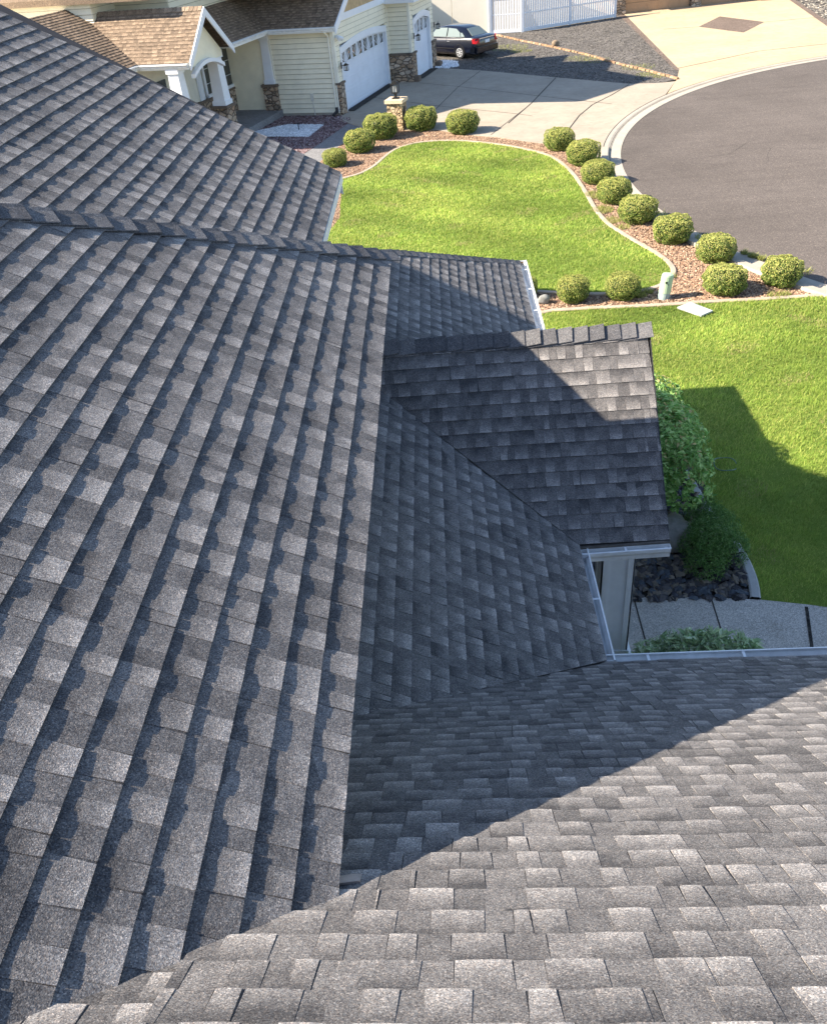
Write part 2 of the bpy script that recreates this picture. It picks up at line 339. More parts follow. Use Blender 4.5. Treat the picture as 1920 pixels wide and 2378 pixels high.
def gutter(name, A, B, outv, parent, wd=.125, ht=.12, drop=0.0, hangers=True, fascia=True):
    A = np.array(A, float); B = np.array(B, float); o = nrm(outv); d = nrm(B-A); z = np.array([0, 0, 1.]); mb = MB()
    prof = [(0, 0), (0, -ht), (wd*.62, -ht), (wd*.70, -ht*.62), (wd, -ht*.28), (wd, 0), (wd-.014, 0.003), (wd-.014, -.012)]
    th = .004; pin = [(th, 0), (th, -ht+th), (wd*.60, -ht+th), (wd*.68, -ht*.6), (wd-th, -ht*.26), (wd-th, -.012)]
    full = prof+pin[::-1]
    P = [A+o*x+z*(y+drop) for x, y in full]; mb.prism(P, B-A)
    for E_, s in ((A, 1), (B, -1)):
        mb.prism([E_+o*x+z*(y+drop) for x, y in [(0, 0), (0, -ht), (wd*.62, -ht), (wd*.70, -ht*.62), (wd, -ht*.28), (wd, 0)]], d*s*.004)
    g = mb.build(name, WHITE, parent)
    if hangers:
        h = MB(); L = np.linalg.norm(B-A); k = max(1, int(L/.75))
        for i in range(k):
            h = MB(); c_ = A+d*(i+.5)*L/k; h.beam(c_+z*(drop-.006), c_+o*wd+z*(drop-.006), .022, .006); h.build('gutter_hanger', WHITE, g)
    if fascia:
        f = MB(); f.prism([A+z*(.0+drop), B+z*(.0+drop), B-z*(.19-drop), A-z*(.19-drop)], -o*.022); f.build('fascia', FASC, parent)
    return g

# ================================================================== OUR HOUSE
house = tag(empty('shingled_house', (0, 0, 0)), 'house under the camera with dark charcoal shingle roofs, white gutters and porch column', 'house')
H = house
pA, pH, pD, pB, pE, pF = .5635, .5655, .7799, .5762, .7777, .5208
xe, ye, ze, yv = -.445, 6.974, 5.32, 1.377
YV = np.array([0, 1, 0.]); XV = np.array([1., 0, 0])
cA = math.sqrt(1+pA*pA)
# plane A : slopes +x.  a = y - yv , b up-slope
#   valley with D: horizontal run x -> y slope pA/pD ; hip with far face: pA/pH.  x = xe - b/cA
kv = (pA/pD)/cA; kh = (pA/pH)/cA
shingle_plane('roof_slope', (xe, yv, ze), YV, XV, pA, -5.4, ye-yv, 7.9, [(-1, -kv, 0.07), (1, kh, ye-yv), (0, -1, .012)], SH, H, seed=11, T=.0078, H2=.0036)
zr = ze+pA*(7.9/cA); xr = xe-7.9/cA
slab('roof_deck', [(xe+.0, yv, ze-.01), (xe, ye, ze-.01), (xr, ye-7.9*kh, zr-.01), (xr, yv-7.9*kv, zr-.01)], .09, DECK, H)
# hidden far face of A (falls towards +y)
cH = math.sqrt(1+pH*pH)
shingle_plane('roof_slope', (xe, ye, ze), -XV, YV, pH, 0, 6.8, 6.0, [(-1, (pH/pA)/cH, 0.0)], SH, H, seed=12)
# hip caps of A
hipA = np.array([xe, ye, ze]); hipB = np.array([xr, ye-7.9*kh, zr])
dA = nrm([1/pA*0+1, 0, -pA]); dH = nrm([0, 1, -pH])
hd = nrm(hipB-hipA); perpA = nrm(np.cross(hd, np.cross(XV*0+np.array([pA, 0, 1]), hd)))
nA_ = nrm(np.cross(nrm([pA, 0, 1]), hd)); nA_ = nA_ if nA_[2] < 0 else -nA_
nH_ = nrm(np.cross(nrm([0, pH, 1]), hd)); nH_ = nH_ if nH_[2] < 0 else -nH_
if nA_@np.array([1, -1, 0]) < 0: nA_ = -nA_
if nH_@np.array([-1, 1, 0]) < 0: nH_ = -nH_
caps('hip_cap', hipA, hipB, nA_, nH_, SHC, H, e=.168, hw=.135, T=.020)
# A eave edge metal and fascia
mb = MB(); mb.prism([(xe-.036, yv-.02, ze-.022), (xe-.036, ye, ze-.022), (xe-.036, ye, ze-.17), (xe-.036, yv-.02, ze-.17)], (-.025, 0, 0)); mb.prism([(xe-.004, 4.3, ze-.014), (xe-.004, ye, ze-.014), (xe-.012, ye, ze-.07), (xe-.012, 4.3, ze-.07)], (-.008, 0, 0)); mb.build('fascia', WHITE, H)
mb = MB(); mb.prism([(xe-.03, yv-.02, ze-.18), (xe-.03, ye, ze-.18), (-.92, ye, ze-.18), (-.92, yv-.02, ze-.18)], (0, 0, .012)); mb.build('soffit', FASC, H)
# plane D : falls towards +y
CC = np.array([1.097, 4.769, 7.8-5.126]); D2 = hitp(1920, 1512, [0, pD, 1], [0, yv, ze])
cD = math.sqrt(1+pD*pD); uD = nrm([D2[0]-CC[0], (D2[1]-CC[1]), 0]); eaveD = CC.copy()
LD = (CC[1]+1.9)*cD
# in D coords: a = x - CC.x ; b up-slope ; y = CC.y - b/cD
# valley with A: x = xe-(dz)/pA..., valley with B: line from CC direction (-1/pB,-1/pD) horizontally
kBD = -(pD/pB)/cD          # along valley B/D: x = CC.x + kBD*b
bJ = (CC[1]-yv)*cD         # b at the A junction
xJ = xe-.36
# region right of B valley up to where z reaches A wall, then right of A valley
kAD = -(pD/pA)/cD
shingle_plane('roof_slope', CC-np.array([0, 0, .020]), uD, YV, pD, -3.2, 6.0, LD, [(-1, kBD, 0.0), (-1, 0, 1.9), (0, -1, .02)] , SH, H, seed=21)
shingle_plane('roof_slope', (CC[0], yv-.03, ze+pD*.03-.034), uD, YV, pD, -9, -1.9+.0, (yv+1.9)*cD, [(-1, kAD, -(xe-CC[0])+.0), (1, 0, -1.9)], SH, H, seed=22)
slab('roof_deck', [(CC[0]-3.2, CC[1]-2.2, CC[2]+pD*2.2-.04), (CC[0], CC[1], CC[2]-.05), (7.0, CC[1], CC[2]-.05), (7.0, -1.9, CC[2]+pD*(CC[1]+1.9)-.05), (-7.5, -1.9, CC[2]+pD*(CC[1]+1.9)-.05)], .09, DECK, H)
mb = MB(); zt = CC[2]+pD*(CC[1]+1.9); mb.prism([(-7.5, -1.9, zt), (7, -1.9, zt), (7, -6, zt-3.2), (-7.5, -6, zt-3.2)], (0, 0, -.1)); mb.build('roof_slope', SH, H)
gutter('gutter', CC+uD*(-.03)+np.array([0, -.0, -.03]), CC+uD*6.0+np.array([0, 0, -.03]), (0, 1, 0), H, wd=.10)
# plane B : falls towards +x
cB = math.sqrt(1+pB*pB); eaB = CC.copy(); yB2 = 6.242
Bc = lambda x: CC[2]+pB*(CC[0]-x)
#  a = y-CC.y, b up-slope (x = CC.x - b/cB); valley D: y = CC.y - (pB/pD) dx ; valley E: y = yE0 + (pB/pE) dx
kBE = (pB/pE)/cB
shingle_plane('roof_slope', CC, YV, XV, pB, -2.2, 4.0, 2.02*cB, [(-1, -(pB/pD)/cB, 0.0), (1, -kBE, yB2-CC[1]), (0, -1, .012)], SH, H, seed=31)
slab('roof_deck', [(CC[0], CC[1], CC[2]-.01), (CC[0], yB2, CC[2]-.01), (CC[0]-2, yB2+1.5, CC[2]+2*pB-.01), (CC[0]-2, CC[1]-1.5, CC[2]+2*pB-.01)], .08, DECK, H)
gB0 = CC+np.array([0, .03, -.03]); gB1 = np.array([CC[0], yB2-.03, CC[2]-.03])
gutter('gutter', gB0, gB1+np.array([0, .06, 0]), XV, H, wd=.085)
# plane E : rises towards +y up to its ridge, gable end on the right
zE = 7.8-5.117; E0 = np.array([1.092, 6.242, zE]); cE = math.sqrt(1+pE*pE)
E1 = hitp(1556, 1266, [0, -pE, 1], E0); Rr = hitp(1508, 756, [0, -pE, 1], E0); Rl = hitp(895, 802, [0, -pE, 1], E0)
uE = nrm([Rr[0]-Rl[0], 0, 0]); yRid = (Rr[1]+Rl[1])/2; LE = (yRid-E0[1])*cE; zRid = zE+pE*(yRid-E0[1]); xEr = (E1[0]+Rr[0])/2
shingle_plane('roof_slope', E0, XV, -YV, pE, -2.2, xEr-E0[0], LE, [(-1, (-(pE/pB)/cE), 0.0), (1, -(Rr[0]-E1[0])/LE, E1[0]-E0[0]), (0, -1, .012)], SH, H, seed=41, e=LE/15)
# E ... back slope falls towards +y
shingle_plane('roof_slope', (xEr, yRid+1.85, zRid-pE*1.85), -XV, YV, pE, 0, 3.2, 1.85*cE, [(0, -1, .01)], SH, H, seed=42)
slab('roof_deck', [(-.9, yRid, zRid-.01), (Rr[0], yRid, zRid-.01), (E1[0], E0[1], zE-.01), (CC[0], E0[1], zE-.01)], .07, DECK, H)
slab('roof_deck', [(-.9, yRid, zRid-.01), (Rr[0], yRid, zRid-.01), (xEr, yRid+1.85, zRid-pE*1.85-.01), (-.9, yRid+1.85, zRid-pE*1.85-.01)], .07, DECK, H)
caps('ridge_cap', (Rr[0]+.01, yRid, zRid+.006), (-.9, yRid, zRid+.006), nrm([0, -1, -pE]), nrm([0, 1, -pE]), SHC, H, e=.158, hw=.15, T=.030, seed=8)
# rake edge of E: thin dark drip edge, white barge board under it
mb = MB()
for s0, s1 in (((E1[0], E0[1], zE), (Rr[0], yRid, zRid)), ((Rr[0], yRid, zRid), (xEr, yRid+1.85, zRid-pE*1.85))):
    mb.beam(np.array(s0)+[-.005, 0, -.03], np.array(s1)+[-.005, 0, -.03], .012, .05)
mb.build('drip_edge', BROWN, H)
mb = MB()
for s0, s1 in (((E1[0], E0[1], zE), (Rr[0], yRid, zRid)), ((Rr[0], yRid, zRid), (xEr, yRid+1.85, zRid-pE*1.85))):
    mb.beam(np.array(s0)+[-.03, 0, -.16], np.array(s1)+[-.03, 0, -.16], .03, .18)
mb.build('barge_board', FASC, H)
# E gutter hangs a little clear of the shingles: dark fascia behind it
eg0 = np.array([E0[0]+.02, E0[1]-.02, zE-.045]); eg1 = np.array([E1[0]+.0, E0[1]-.02, zE-.03])
gutter('gutter', eg0, eg1, (0, -1, 0), H, wd=.075, hangers=True, fascia=False)
mb = MB(); mb.prism([eg0+[0, .028, .02], eg1+[0, .028, .02], eg1+[0, .028, -.16], eg0+[0, .028, -.16]], (0, -.024, 0)); mb.build('fascia', simple('bare weathered fascia', (.16, .145, .13), .8, .2, .3, 14), H)
# plane F with its hip
F0c = G(1205, 608, 2.8); cF = math.sqrt(1+pF*pF); Fh = hitp(908, 583, [pF, 0, 1], F0c)
dFx = F0c[0]-Fh[0]; dFy = F0c[1]-Fh[1]; khF = (dFy/dFx)/cF
shingle_plane('roof_slope', F0c, YV, XV, pF, -6.2, 0, 2.05*cF, [(1, khF, 0.0), (0, -1, .012), (-1, -(pF/pE)/cF, F0c[1]-yRid-(zRid-2.8)/pE+.06)], SH, H, seed=51, T=.0075, H2=.0040)
pFh = pF*dFx/dFy
shingle_plane('roof_slope', F0c, -XV, YV, pFh, 0, 2.2, 1.6, [(-1, (pFh/pF)/math.sqrt(1+pFh**2), 0.0)], SH, H, seed=52)
slab('roof_deck', [(F0c[0], F0c[1], 2.79), (F0c[0], F0c[1]-3.6, 2.79), (F0c[0]-2.05, F0c[1]-4.7, 2.79+2.05*pF), (F0c[0]-2.05, F0c[1]-dFy/dFx*2.05, 2.79+2.05*pF)], .07, DECK, H)
fB = F0c+np.array([-2.0, -2.0*dFy/dFx, 2.0*pF]); fd = nrm(fB-F0c)
n1 = nrm(np.cross(nrm([pF, 0, 1]), fd)); n1 = n1 if n1@np.array([1, -1, 0]) > 0 else -n1
n2 = nrm(np.cross(nrm([0, pFh, 1]), fd)); n2 = n2 if n2@np.array([-1, 1, 0]) > 0 else -n2
caps('hip_cap', F0c, fB, n1, n2, SHC, H, e=.150, hw=.12, T=.010, seed=9)
gutter('gutter', F0c+np.array([.0, .12, -.02]), F0c+np.array([.0, -4.6, -.02]), XV, H, wd=.13)
gutter('gutter', F0c+np.array([.0, .0, -.02]), F0c+np.array([-2.2, 0, -.02]), YV, H, wd=.12, hangers=False)
mb = MB(); q = F0c; mb.box((q[0]+.02, q[1]-.06, 2.79), (q[0]+.06, q[1]-.02, 2.81)); mb.build('leaf_debris', simple('dead leaf', (.12, .06, .02), .8, .2, .4, 30), H)
# plane G beyond: same height as A, rake end away from the camera
G0 = np.array([-1.083, 9.75, 5.29]); Gr = hitp(2, 3, [pA, 0, 1], G0)
shingle_plane('roof_slope', G0, YV, XV, pA, -9.5, 0, 7.1*cA, [(1, (G0[1]-Gr[1])/((G0[0]-Gr[0])*cA), 0), (0, -1, .012), (-1, -.95, 3.3)], SH, H, seed=61, T=.0078, H2=.0036)
rG = np.array([G0[0]-6.9, G0[1]-(G0[1]-Gr[1])/(G0[0]-Gr[0])*6.9, G0[2]+6.9*pA])
slab('roof_deck', [G0+[0, 0, -.01], rG+[0, 0, -.01], rG+[0, -2.6, -.01], (G0[0]-4, 5.3, G0[2]+4*pA-.01), (G0[0], 7.1, G0[2]-.01)], .08, DECK, H)
mb = MB(); mb.prism([G0+[0, -.03, -.06], rG+[0, -.03, -.06], rG+[0, -.03, -.22], G0+[0, -.03, -.22]], (0, -.03, 0)); mb.build('barge_board', FASC, H)
mb = MB(); mb.prism([G0+[.004, 0, -.014], G0+[.004, -2.9, -.014], G0+[.012, -2.9, -.09], G0+[.012, 0, -.09]], (-.03, 0, 0)); mb.build('fascia', WHITE, H)
# far sides of the ridges of A and G (out of the picture, they shade the yard)
mb = MB(); mb.prism([(xr, -9, zr), (xr, ye-7.9*kh, zr), (xr-6, ye-7.9*kh, zr-3.6), (xr-6, -9, zr-3.6)], (0, 0, -.1))
mb.prism([rG, rG+[0, -7, 0], rG+[-6, -7, -3.6], rG+[-6, 0, -3.6]], (0, 0, -.1)); mb.build('roof_slope', SH, H)
# walls
WALLO = simple('grey stucco wall', (.36, .355, .35), .85, .2, .06, 4, .3, 40)
mb = MB(); mb.box((-13, -6, 0), (-.92, 6.5, 5.12)); mb.box((-13, 6.5, 0), (-1.5, 9.35, 5.05)); mb.box((-.9, 8.6, 0), (.78, 12.8, 2.66)); mb.box((-.92, -6, 0), (6.6, 4.35, 2.60)); mb.box((-.92, 4.35, 0), (.35, 8.6, 2.66))
mb.box((.35, 8.0, 0), (1.32, 9.3, 2.62)); mb.build('wall', WALLO, H)
mb = MB(); mb.prism([(1.55, E0[1]+.5, zE+.12), (1.55, yRid+1.3, zE+.12), (1.55, yRid, zRid-.14)], (-.1, 0, 0)); mb.build('gable_wall', WALLO, H)
mb = MB(); mb.box((1.30, 7.86, 0), (1.52, 8.0, 2.6)); mb.box((1.30, 7.86, 0), (1.44, 9.2, 2.6)); mb.build('stone_veneer', STONEG, H)
mb = MB(); mb.box((1.25, 7.1, 2.36), (1.98, 7.45, 2.62)); mb.box((1.6, 7.45, 2.36), (1.8, 9.2, 2.62)); mb.build('porch_beam', FASC, H)
# porch column: square, recessed panel between corner boards
col = MB(); cx0, cx1, cy0, cy1 = 1.53, 1.87, 7.17, 7.51
col.box((cx0, cy0, .1), (cx1, cy1, 2.4)); b_ = .065
for x in (cx0-.012, cx1-b_): col.box((x, cy0-.014, .28), (x+b_+.012, cy0+.004, 2.35))
for y in (cy0-.014, cy1-b_): col.box((cx1-.004, y, .28), (cx1+.014, y+b_+.012, 2.35)); col.box((cx0-.012, y, .28), (cx0+.004, y+b_+.012, 2.35))
co = col.build('porch_column', FASC, H)
base = MB(); base.box((cx0-.03, cy0-.03, .12), (cx1+.03, cy1+.03, .28)); base.box((cx0-.045, cy0-.045, .1), (cx1+.045, cy1+.045, .15)); base.box((cx0-.1, cy0-.1, 0), (cx1+.1, cy1+.1, .1)); base.build('column_base', FASC, co)
mb = MB(); mb.box((1.36, 7.52, .1), (1.44, 7.6, 2.5)); mb.build('downspout', BROWN, H)  # dark strip standing for the shadowed side of a second column
# little exposed flashing step on plane D under the big eave
p_ = hitp(790, 2045, [0, pD, 1], [0, yv, ze]); p2 = hitp(842, 2038, [0, pD, 1], [0, yv, ze]); vv = nrm([0, -1, pD])
mb = MB(); mb.prism([p_-vv*.02+[0, 0, .004], p2-vv*.02+[0, 0, .004], p2+vv*.06+[0, 0, .012], p_+vv*.06+[0, 0, .012]], (0, 0, .014)); mb.build('flashing', TANF, H)

# ================================================================== GROUND
def sheet(name, pts, z, material, kind='structure', thick=None, lab=None):
    P = [(p[0], p[1], z) for p in pts]
    a = sum(P[i][0]*P[(i+1) % len(P)][1]-P[(i+1) % len(P)][0]*P[i][1] for i in range(len(P)))
    if a < 0: P = P[::-1]
    me = bpy.data.meshes.new(name); V = list(P); F = [tuple(range(len(P)))]
    if thick:
        n = len(P); V += [(x, y, zz-thick) for x, y, zz in P]; F += [(i, n+i, n+(i+1) % n, (i+1) % n) for i in range(n)]
    me.from_pydata(V, [], F); me.materials.append(material); me.update()
    o = bpy.data.objects.new(name, me); C.objects.link(o)
    if kind: o['kind'] = kind
    if lab: o['label'] = lab
    return o
def px(*uv, z=0): return [tuple(G(u, v, z)[:2]) for u, v in uv]
sheet('ground', [(-400, -400), (400, -400), (400, 600), (-400, 600)], -.06, simple('dry ground', (.17, .14, .09), .95, .1, .3, .3))
CCx, CCy, RR = 22.02, 26.74, 16.29
def arc(r, a0, a1, n=90): return [(CCx+r*math.cos(math.radians(a0+(a1-a0)*i/n)), CCy+r*math.sin(math.radians(a0+(a1-a0)*i/n))) for i in range(n+1)]
sheet('street', arc(RR, 0, 360, 160)[:-1], .0, ASPH)
def band(name, r0, r1, z0, z1, a0, a1, m, n=120, kind='structure'):
    V = []; F = []
    for i in range(n+1):
        t = math.radians(a0+(a1-a0)*i/n); c, s = math.cos(t), math.sin(t)
        V += [(CCx+r0*c, CCy+r0*s, -.03), (CCx+r0*c, CCy+r0*s, z0), (CCx+r1*c, CCy+r1*s, z1), (CCx+r1*c, CCy+r1*s, -.03)]
    for i in range(n):
        for j in range(3): F.append((i*4+j, i*4+j+1, i*4+5+j, i*4+4+j)[::-1])
    o = mesh_obj(name, V, F, m); o['kind'] = kind; return o
band('gutter_pan', RR, RR+.36, .012, .004, 88, 245, CURBM)
band('curb', RR+.36, RR+.46, .006, .036, 88, 167, CURBM); band('curb', RR+.46, RR+.60, .036, .040, 88, 167, CURBM)
jsheet0 = (RR+.355, RR+.60)
band('curb', RR+.36, RR+.42, .006, .085, 167, 245, CURBM, kind='structure'); band('curb', RR+.42, RR+.62, .085, .09, 167, 245, CURBM)
band('curb', RR+.62, RR+.64, .09, .0, 167, 245, CURBM)
# lawns
L1 = [(795, 418), (842, 405.6), (874, 387.5), (898, 365), (922.6, 347), (963, 335), (1003, 330), (1064, 329), (1124, 334), (1185, 342), (1241.5, 354.7), (1274.7, 365), (1303.7, 383.7), (1328.6, 408.6), (1345, 433.5), (1359.7, 458), (1378, 491.5), (1403, 520.6), (1432, 541), (1469.6, 564), (1507, 585), (1536, 603.5), (1552.5, 620), (1558, 632.5), (1551, 647), (1532, 663.6), (1490, 676), (1449, 681.5), (1407, 683), (1370, 683), (1295, 680), (1245.6, 677)]
l1 = px(*L1); l1 = l1+[(.5, 17.6), (-3.2, 17.6), (-3.6, 22.0), (-3.0, 25.2)]
L2 = [(1235, 730), (1366, 722), (1490, 717), (1573, 712.5), (1644, 706.5), (1739, 703), (1822, 697.5), (1920, 691)]
l2 = [(.9, 15.9)]+px(*L2)+arc(RR+.72, 219, 245, 20)+[(15.2, 7.5), (6.0, 7.95)]+px((1920, 1417), (1870, 1409), (1765, 1398), (1762, 1371), (1754, 1341), (1737, 1302), (1712, 1262), (1687, 1236), (1645, 1182))+[(3.45, 10.9)]+px((1585, 950), (1568, 935), (1544, 915), (1523, 903))+[(1.9, 14.4), (1.3, 15.1)]
sheet('lawn', l1, .03, LAWN, thick=.06); sheet('lawn', l2, .03, LAWN, thick=.06)
def strip(name, pts, wd, z, m, closed=False, h=.06, kind='structure', r=0, side=1):
    P = [np.array(p) for p in pts]; n = len(P); mb = MB(); nor = []
    for i in range(n):
        a = P[(i-1) % n] if (closed or i > 0) else P[i]; b = P[(i+1) % n] if (closed or i < n-1) else P[i]; d = nrm(b-a); nor.append(np.array([d[1], -d[0]])*side)
    V = []
    for p, q in zip(P, nor):
        o = p+q*wd; i1 = p+q*wd*.15; o1 = p+q*wd*.85; V += [(p[0], p[1], z-.07), (p[0], p[1], z+h*.8), (i1[0], i1[1], z+h), (o1[0], o1[1], z+h), (o[0], o[1], z+h*.8), (o[0], o[1], z-.07)]
    F = []
    for i in range(n if closed else n-1):
        j = (i+1) % n
        for k in range(5): F.append((i*6+k, j*6+k, j*6+k+1, i*6+k+1))
    o = mesh_obj(name, V, F, m); o['kind'] = kind; return o
def smoothpts(P, it=2):
    P = [np.array(p) for p in P]
    for _ in range(it):
        Q = [P[0]]
        for i in range(len(P)-1): Q += [P[i]*.75+P[i+1]*.25, P[i]*.25+P[i+1]*.75]
        Q.append(P[-1]); P = Q
    return P
strip('lawn_edging', smoothpts(l1[:32]), .13, .0, EDGE, side=-1)
strip('lawn_edging', smoothpts([(.9, 15.9)]+px(*L2)), .14, .0, EDGE, side=-1)
strip('lawn_edging', smoothpts(px((1765, 1398), (1762, 1371), (1754, 1341), (1737, 1302), (1712, 1262), (1687, 1236), (1645, 1182), (1600, 1100))), .13, .0, EDGEP, side=-1, h=.075)
strip('lawn_edging', smoothpts(px((1590, 955), (1568, 935), (1544, 915), (1523, 903))+[(1.9, 14.4)]), .12, .0, EDGEP, side=-1)
# driveway between the neighbour's garage and the curb
dr = px((794, 268), (806, 261), (902, 196), (912, 193), (957, 190), (959, 176), (1000, 157), (1010, 158), (1120, 165), (1292, 181), (1460, 196), (1530, 194), (1568, 190))
back = [p for p in arc(RR+.60, 139.0, 168.5, 40)]
bed_top = px((1395, 384), (1330, 345), (1265, 335), (1229, 331), (1164.5, 321), (1112, 317), (1039.5, 307), (1015, 303), (947, 304), (900, 302), (838, 296), (790, 282))
sheet('driveway', dr+back+bed_top, .041, CONC, thick=.08)
jsheet_list = [[tuple(p) for p in arc(RR+.605, 90, 168, 80)], [tuple(p) for p in arc(RR+.37, 90, 240, 120)]]
# joints of the driveway
def joint(name, pts, wd, z, m=JOINT): return strip(name, pts, wd, z-.0015, m, h=.0)
def jsheet(pairs, z, wd=.03, m=JOINT, name='driveway_joint'):
    mb = MB()
    for pts in pairs:
        for a, b in zip(pts[:-1], pts[1:]):
            a = np.array(a); b = np.array(b); d = nrm(b-a); q = np.array([d[1], -d[0]])*wd/2
            mb.add([(*(a-q), z), (*(b-q), z), (*(b+q), z), (*(a+q), z)], [(0, 1, 2, 3)])
    o = mb.build(name, m); o['kind'] = 'structure'; return o
jsheet([px((870, 228), (960, 240), (1000, 246), (1200, 266), (1236, 271)), px((966, 193), (1070, 203), (1265, 226), (1420, 243)), px((1115, 166), (1062, 205), (1005, 262)), px((1290, 182), (1230, 245), (1140, 315))], .046)
jsheet(jsheet_list[:1], .047, .02); jsheet(jsheet_list[1:], .030, .018)
jsheet([px((1460, 198), (1420, 222), (1375, 245), (1345, 270), (1325, 296), (1312, 315)), px((1290, 182), (1235, 240), (1180, 288))], .0475, .045)
jsheet([px((1557, 373), (1630, 366), (1694, 357), (1706, 350), (1714, 344), (1760, 345), (1814, 342), (1850, 345), (1880, 343), (1915, 348)), px((1714, 344), (1735, 330), (1760, 322)), px((1790, 343), (1782, 358), (1784, 372))], .004, .010, name='street_crack')
# walkway of the neighbour, purple gravel bed, white gravel
sheet('neighbour_walkway', px((794, 268), (838, 296), (790, 282), (835, 300), (760, 360), (690, 400), (600, 400), (640, 330), (742, 315), (800, 290), (812, 275)), .03, GRAYC, thick=.05)
sheet('neighbour_walkway', px((800, 276), (850, 292), (900, 303), (820, 318), (760, 360), (700, 420), (560, 420), (640, 345), (735, 318), (805, 290)), .026, GRAYC)
sheet('purple_gravel', px((560, 300), (620, 268), (774, 268), (792, 270), (812, 274), (816, 282), (803, 292), (735, 340), (640, 400), (520, 380)), .034, PGRAV)
sheet('white_gravel', px((668, 291), (752, 291.5), (718, 319), (640, 319), (560, 319), (600, 305)), .05, WGRAV, thick=.03)
# dark gravel parking area + white gravel heap by garage
pk = px((1000, 157), (1120, 165), (1292, 181), (1460, 196), (1530, 194), (1572, 186), (1575, 165), (1438, 34), (1427, 41), (1211, 76), (1151, 80))+[(3.4, 59.5), (-4, 58.5), (-3.8, 50)]
sheet('parking_gravel', pk, .04, DGRAV)
# tan concrete drive
td = px((1450, 36), (1576, 163), (1560, 185), (1530, 194))+arc(RR+.60, 139.0, 108, 40)+[(17.8, 44.5), (24, 52), (28, 60)]
td = px((1445, 30), (1453, 36), (1576, 163), (1572, 186), (1568, 190))+arc(RR+.60, 138.5, 92, 50)+px((1990, 110), (1940, 70), (1834, 0))+[(19.5, 66.5), (17.0, 66.3), (12.0, 63.2)]
sheet('tan_driveway', td, .0405, CONCT, thick=.08)
sheet('pebble_strip', px((1436, 36), (1452, 36), (1577, 163), (1569, 166)), .048, AGG)
sheet('pebble_strip', px((1832, 0), (1845, 0), (1945, 66), (1938, 75)), .048, AGG)
sheet('pebble_diamond', px((1622, 63), (1671, 39), (1774, 52), (1726, 76.5)), .0465, AGG)
jsheet([px((1540, 69), (1622, 63)), px((1774, 52), (1895, 41.5)), px((1574, 160), (1640, 146), (1760, 120), (1920, 103))], .0465, .04)
sheet('gravel_verge', px((1845, 0), (1945, 66), (2100, 120), (2100, -20)), .03, DGRAV)
# bed sheet
bed = [(-3.6, 15.4), (.5, 15.9)]+px((1235, 728), (1573, 713), (1739, 703), (1900, 692))+arc(RR+.62, 220, 169, 50)+bed_top[:1]+bed_top[1:]+px((850, 292), (820, 318), (760, 360), (700, 420))+[(-4.5, 24)]
sheet('rock_bed', bed, .012, SOIL)
sheet('river_rock_bed', px((1440, 1400), (1743, 1396), (1736, 1341), (1723, 1302), (1650, 1200), (1560, 950), (1540, 915))+[(1.4, 13.4), (1.1, 9.4), (1.3, 7.9)], .008, SOILD)
# walk slabs by the porch
ws = px((1425, 1392), (1652, 1393), (1765, 1398), (1870, 1409), (1960, 1421))
sheet('porch_walkway', ws+[(6.5, 7.9), (6.5, 5.2), (1.2, 5.2), (1.2, 8.3)], .04, WALK, thick=.05)
jsheet([px((1472, 1392), (1501, 1498), (1510, 1530), z=.04), px((1652, 1393), (1684, 1495), (1694, 1530), z=.04)], .045, .018, name='walkway_joint')
jsheet([px((1872, 1410), (1886, 1513), (1892, 1550), z=.04)], .046, .04, SOILD, name='walkway_joint')

# ------------------------------------------------------------------ scattered stuff
def inpoly(P, x, y):
    P = np.asarray(P); n = len(P); c = np.zeros(len(x), bool); j = n-1
    for i in range(n):
        xi, yi = P[i]; xj, yj = P[j]
        m = ((yi > y) != (yj > y)) & (x < (xj-xi)*(y-yi)/(yj-yi+1e-12)+xi); c ^= m; j = i
    return c
def scatter(poly, density, vis=True):
    P = np.asarray(poly); lo = P.min(0); hi = P.max(0); n = int((hi[0]-lo[0])*(hi[1]-lo[1])*density)
    x = rng.uniform(lo[0], hi[0], n); y = rng.uniform(lo[1], hi[1], n); m = inpoly(P, x, y); x, y = x[m], y[m]
    if vis:
        d = np.stack([x, y, np.full_like(x, -CAMZ)], 1)@M.T; u = CX+FPX*d[:, 0]/d[:, 2]; v = CY+FPX*d[:, 1]/d[:, 2]
        m = (u > -250) & (u < 2250) & (v > -80) & (v < 2500); x, y = x[m], y[m]
    return x, y
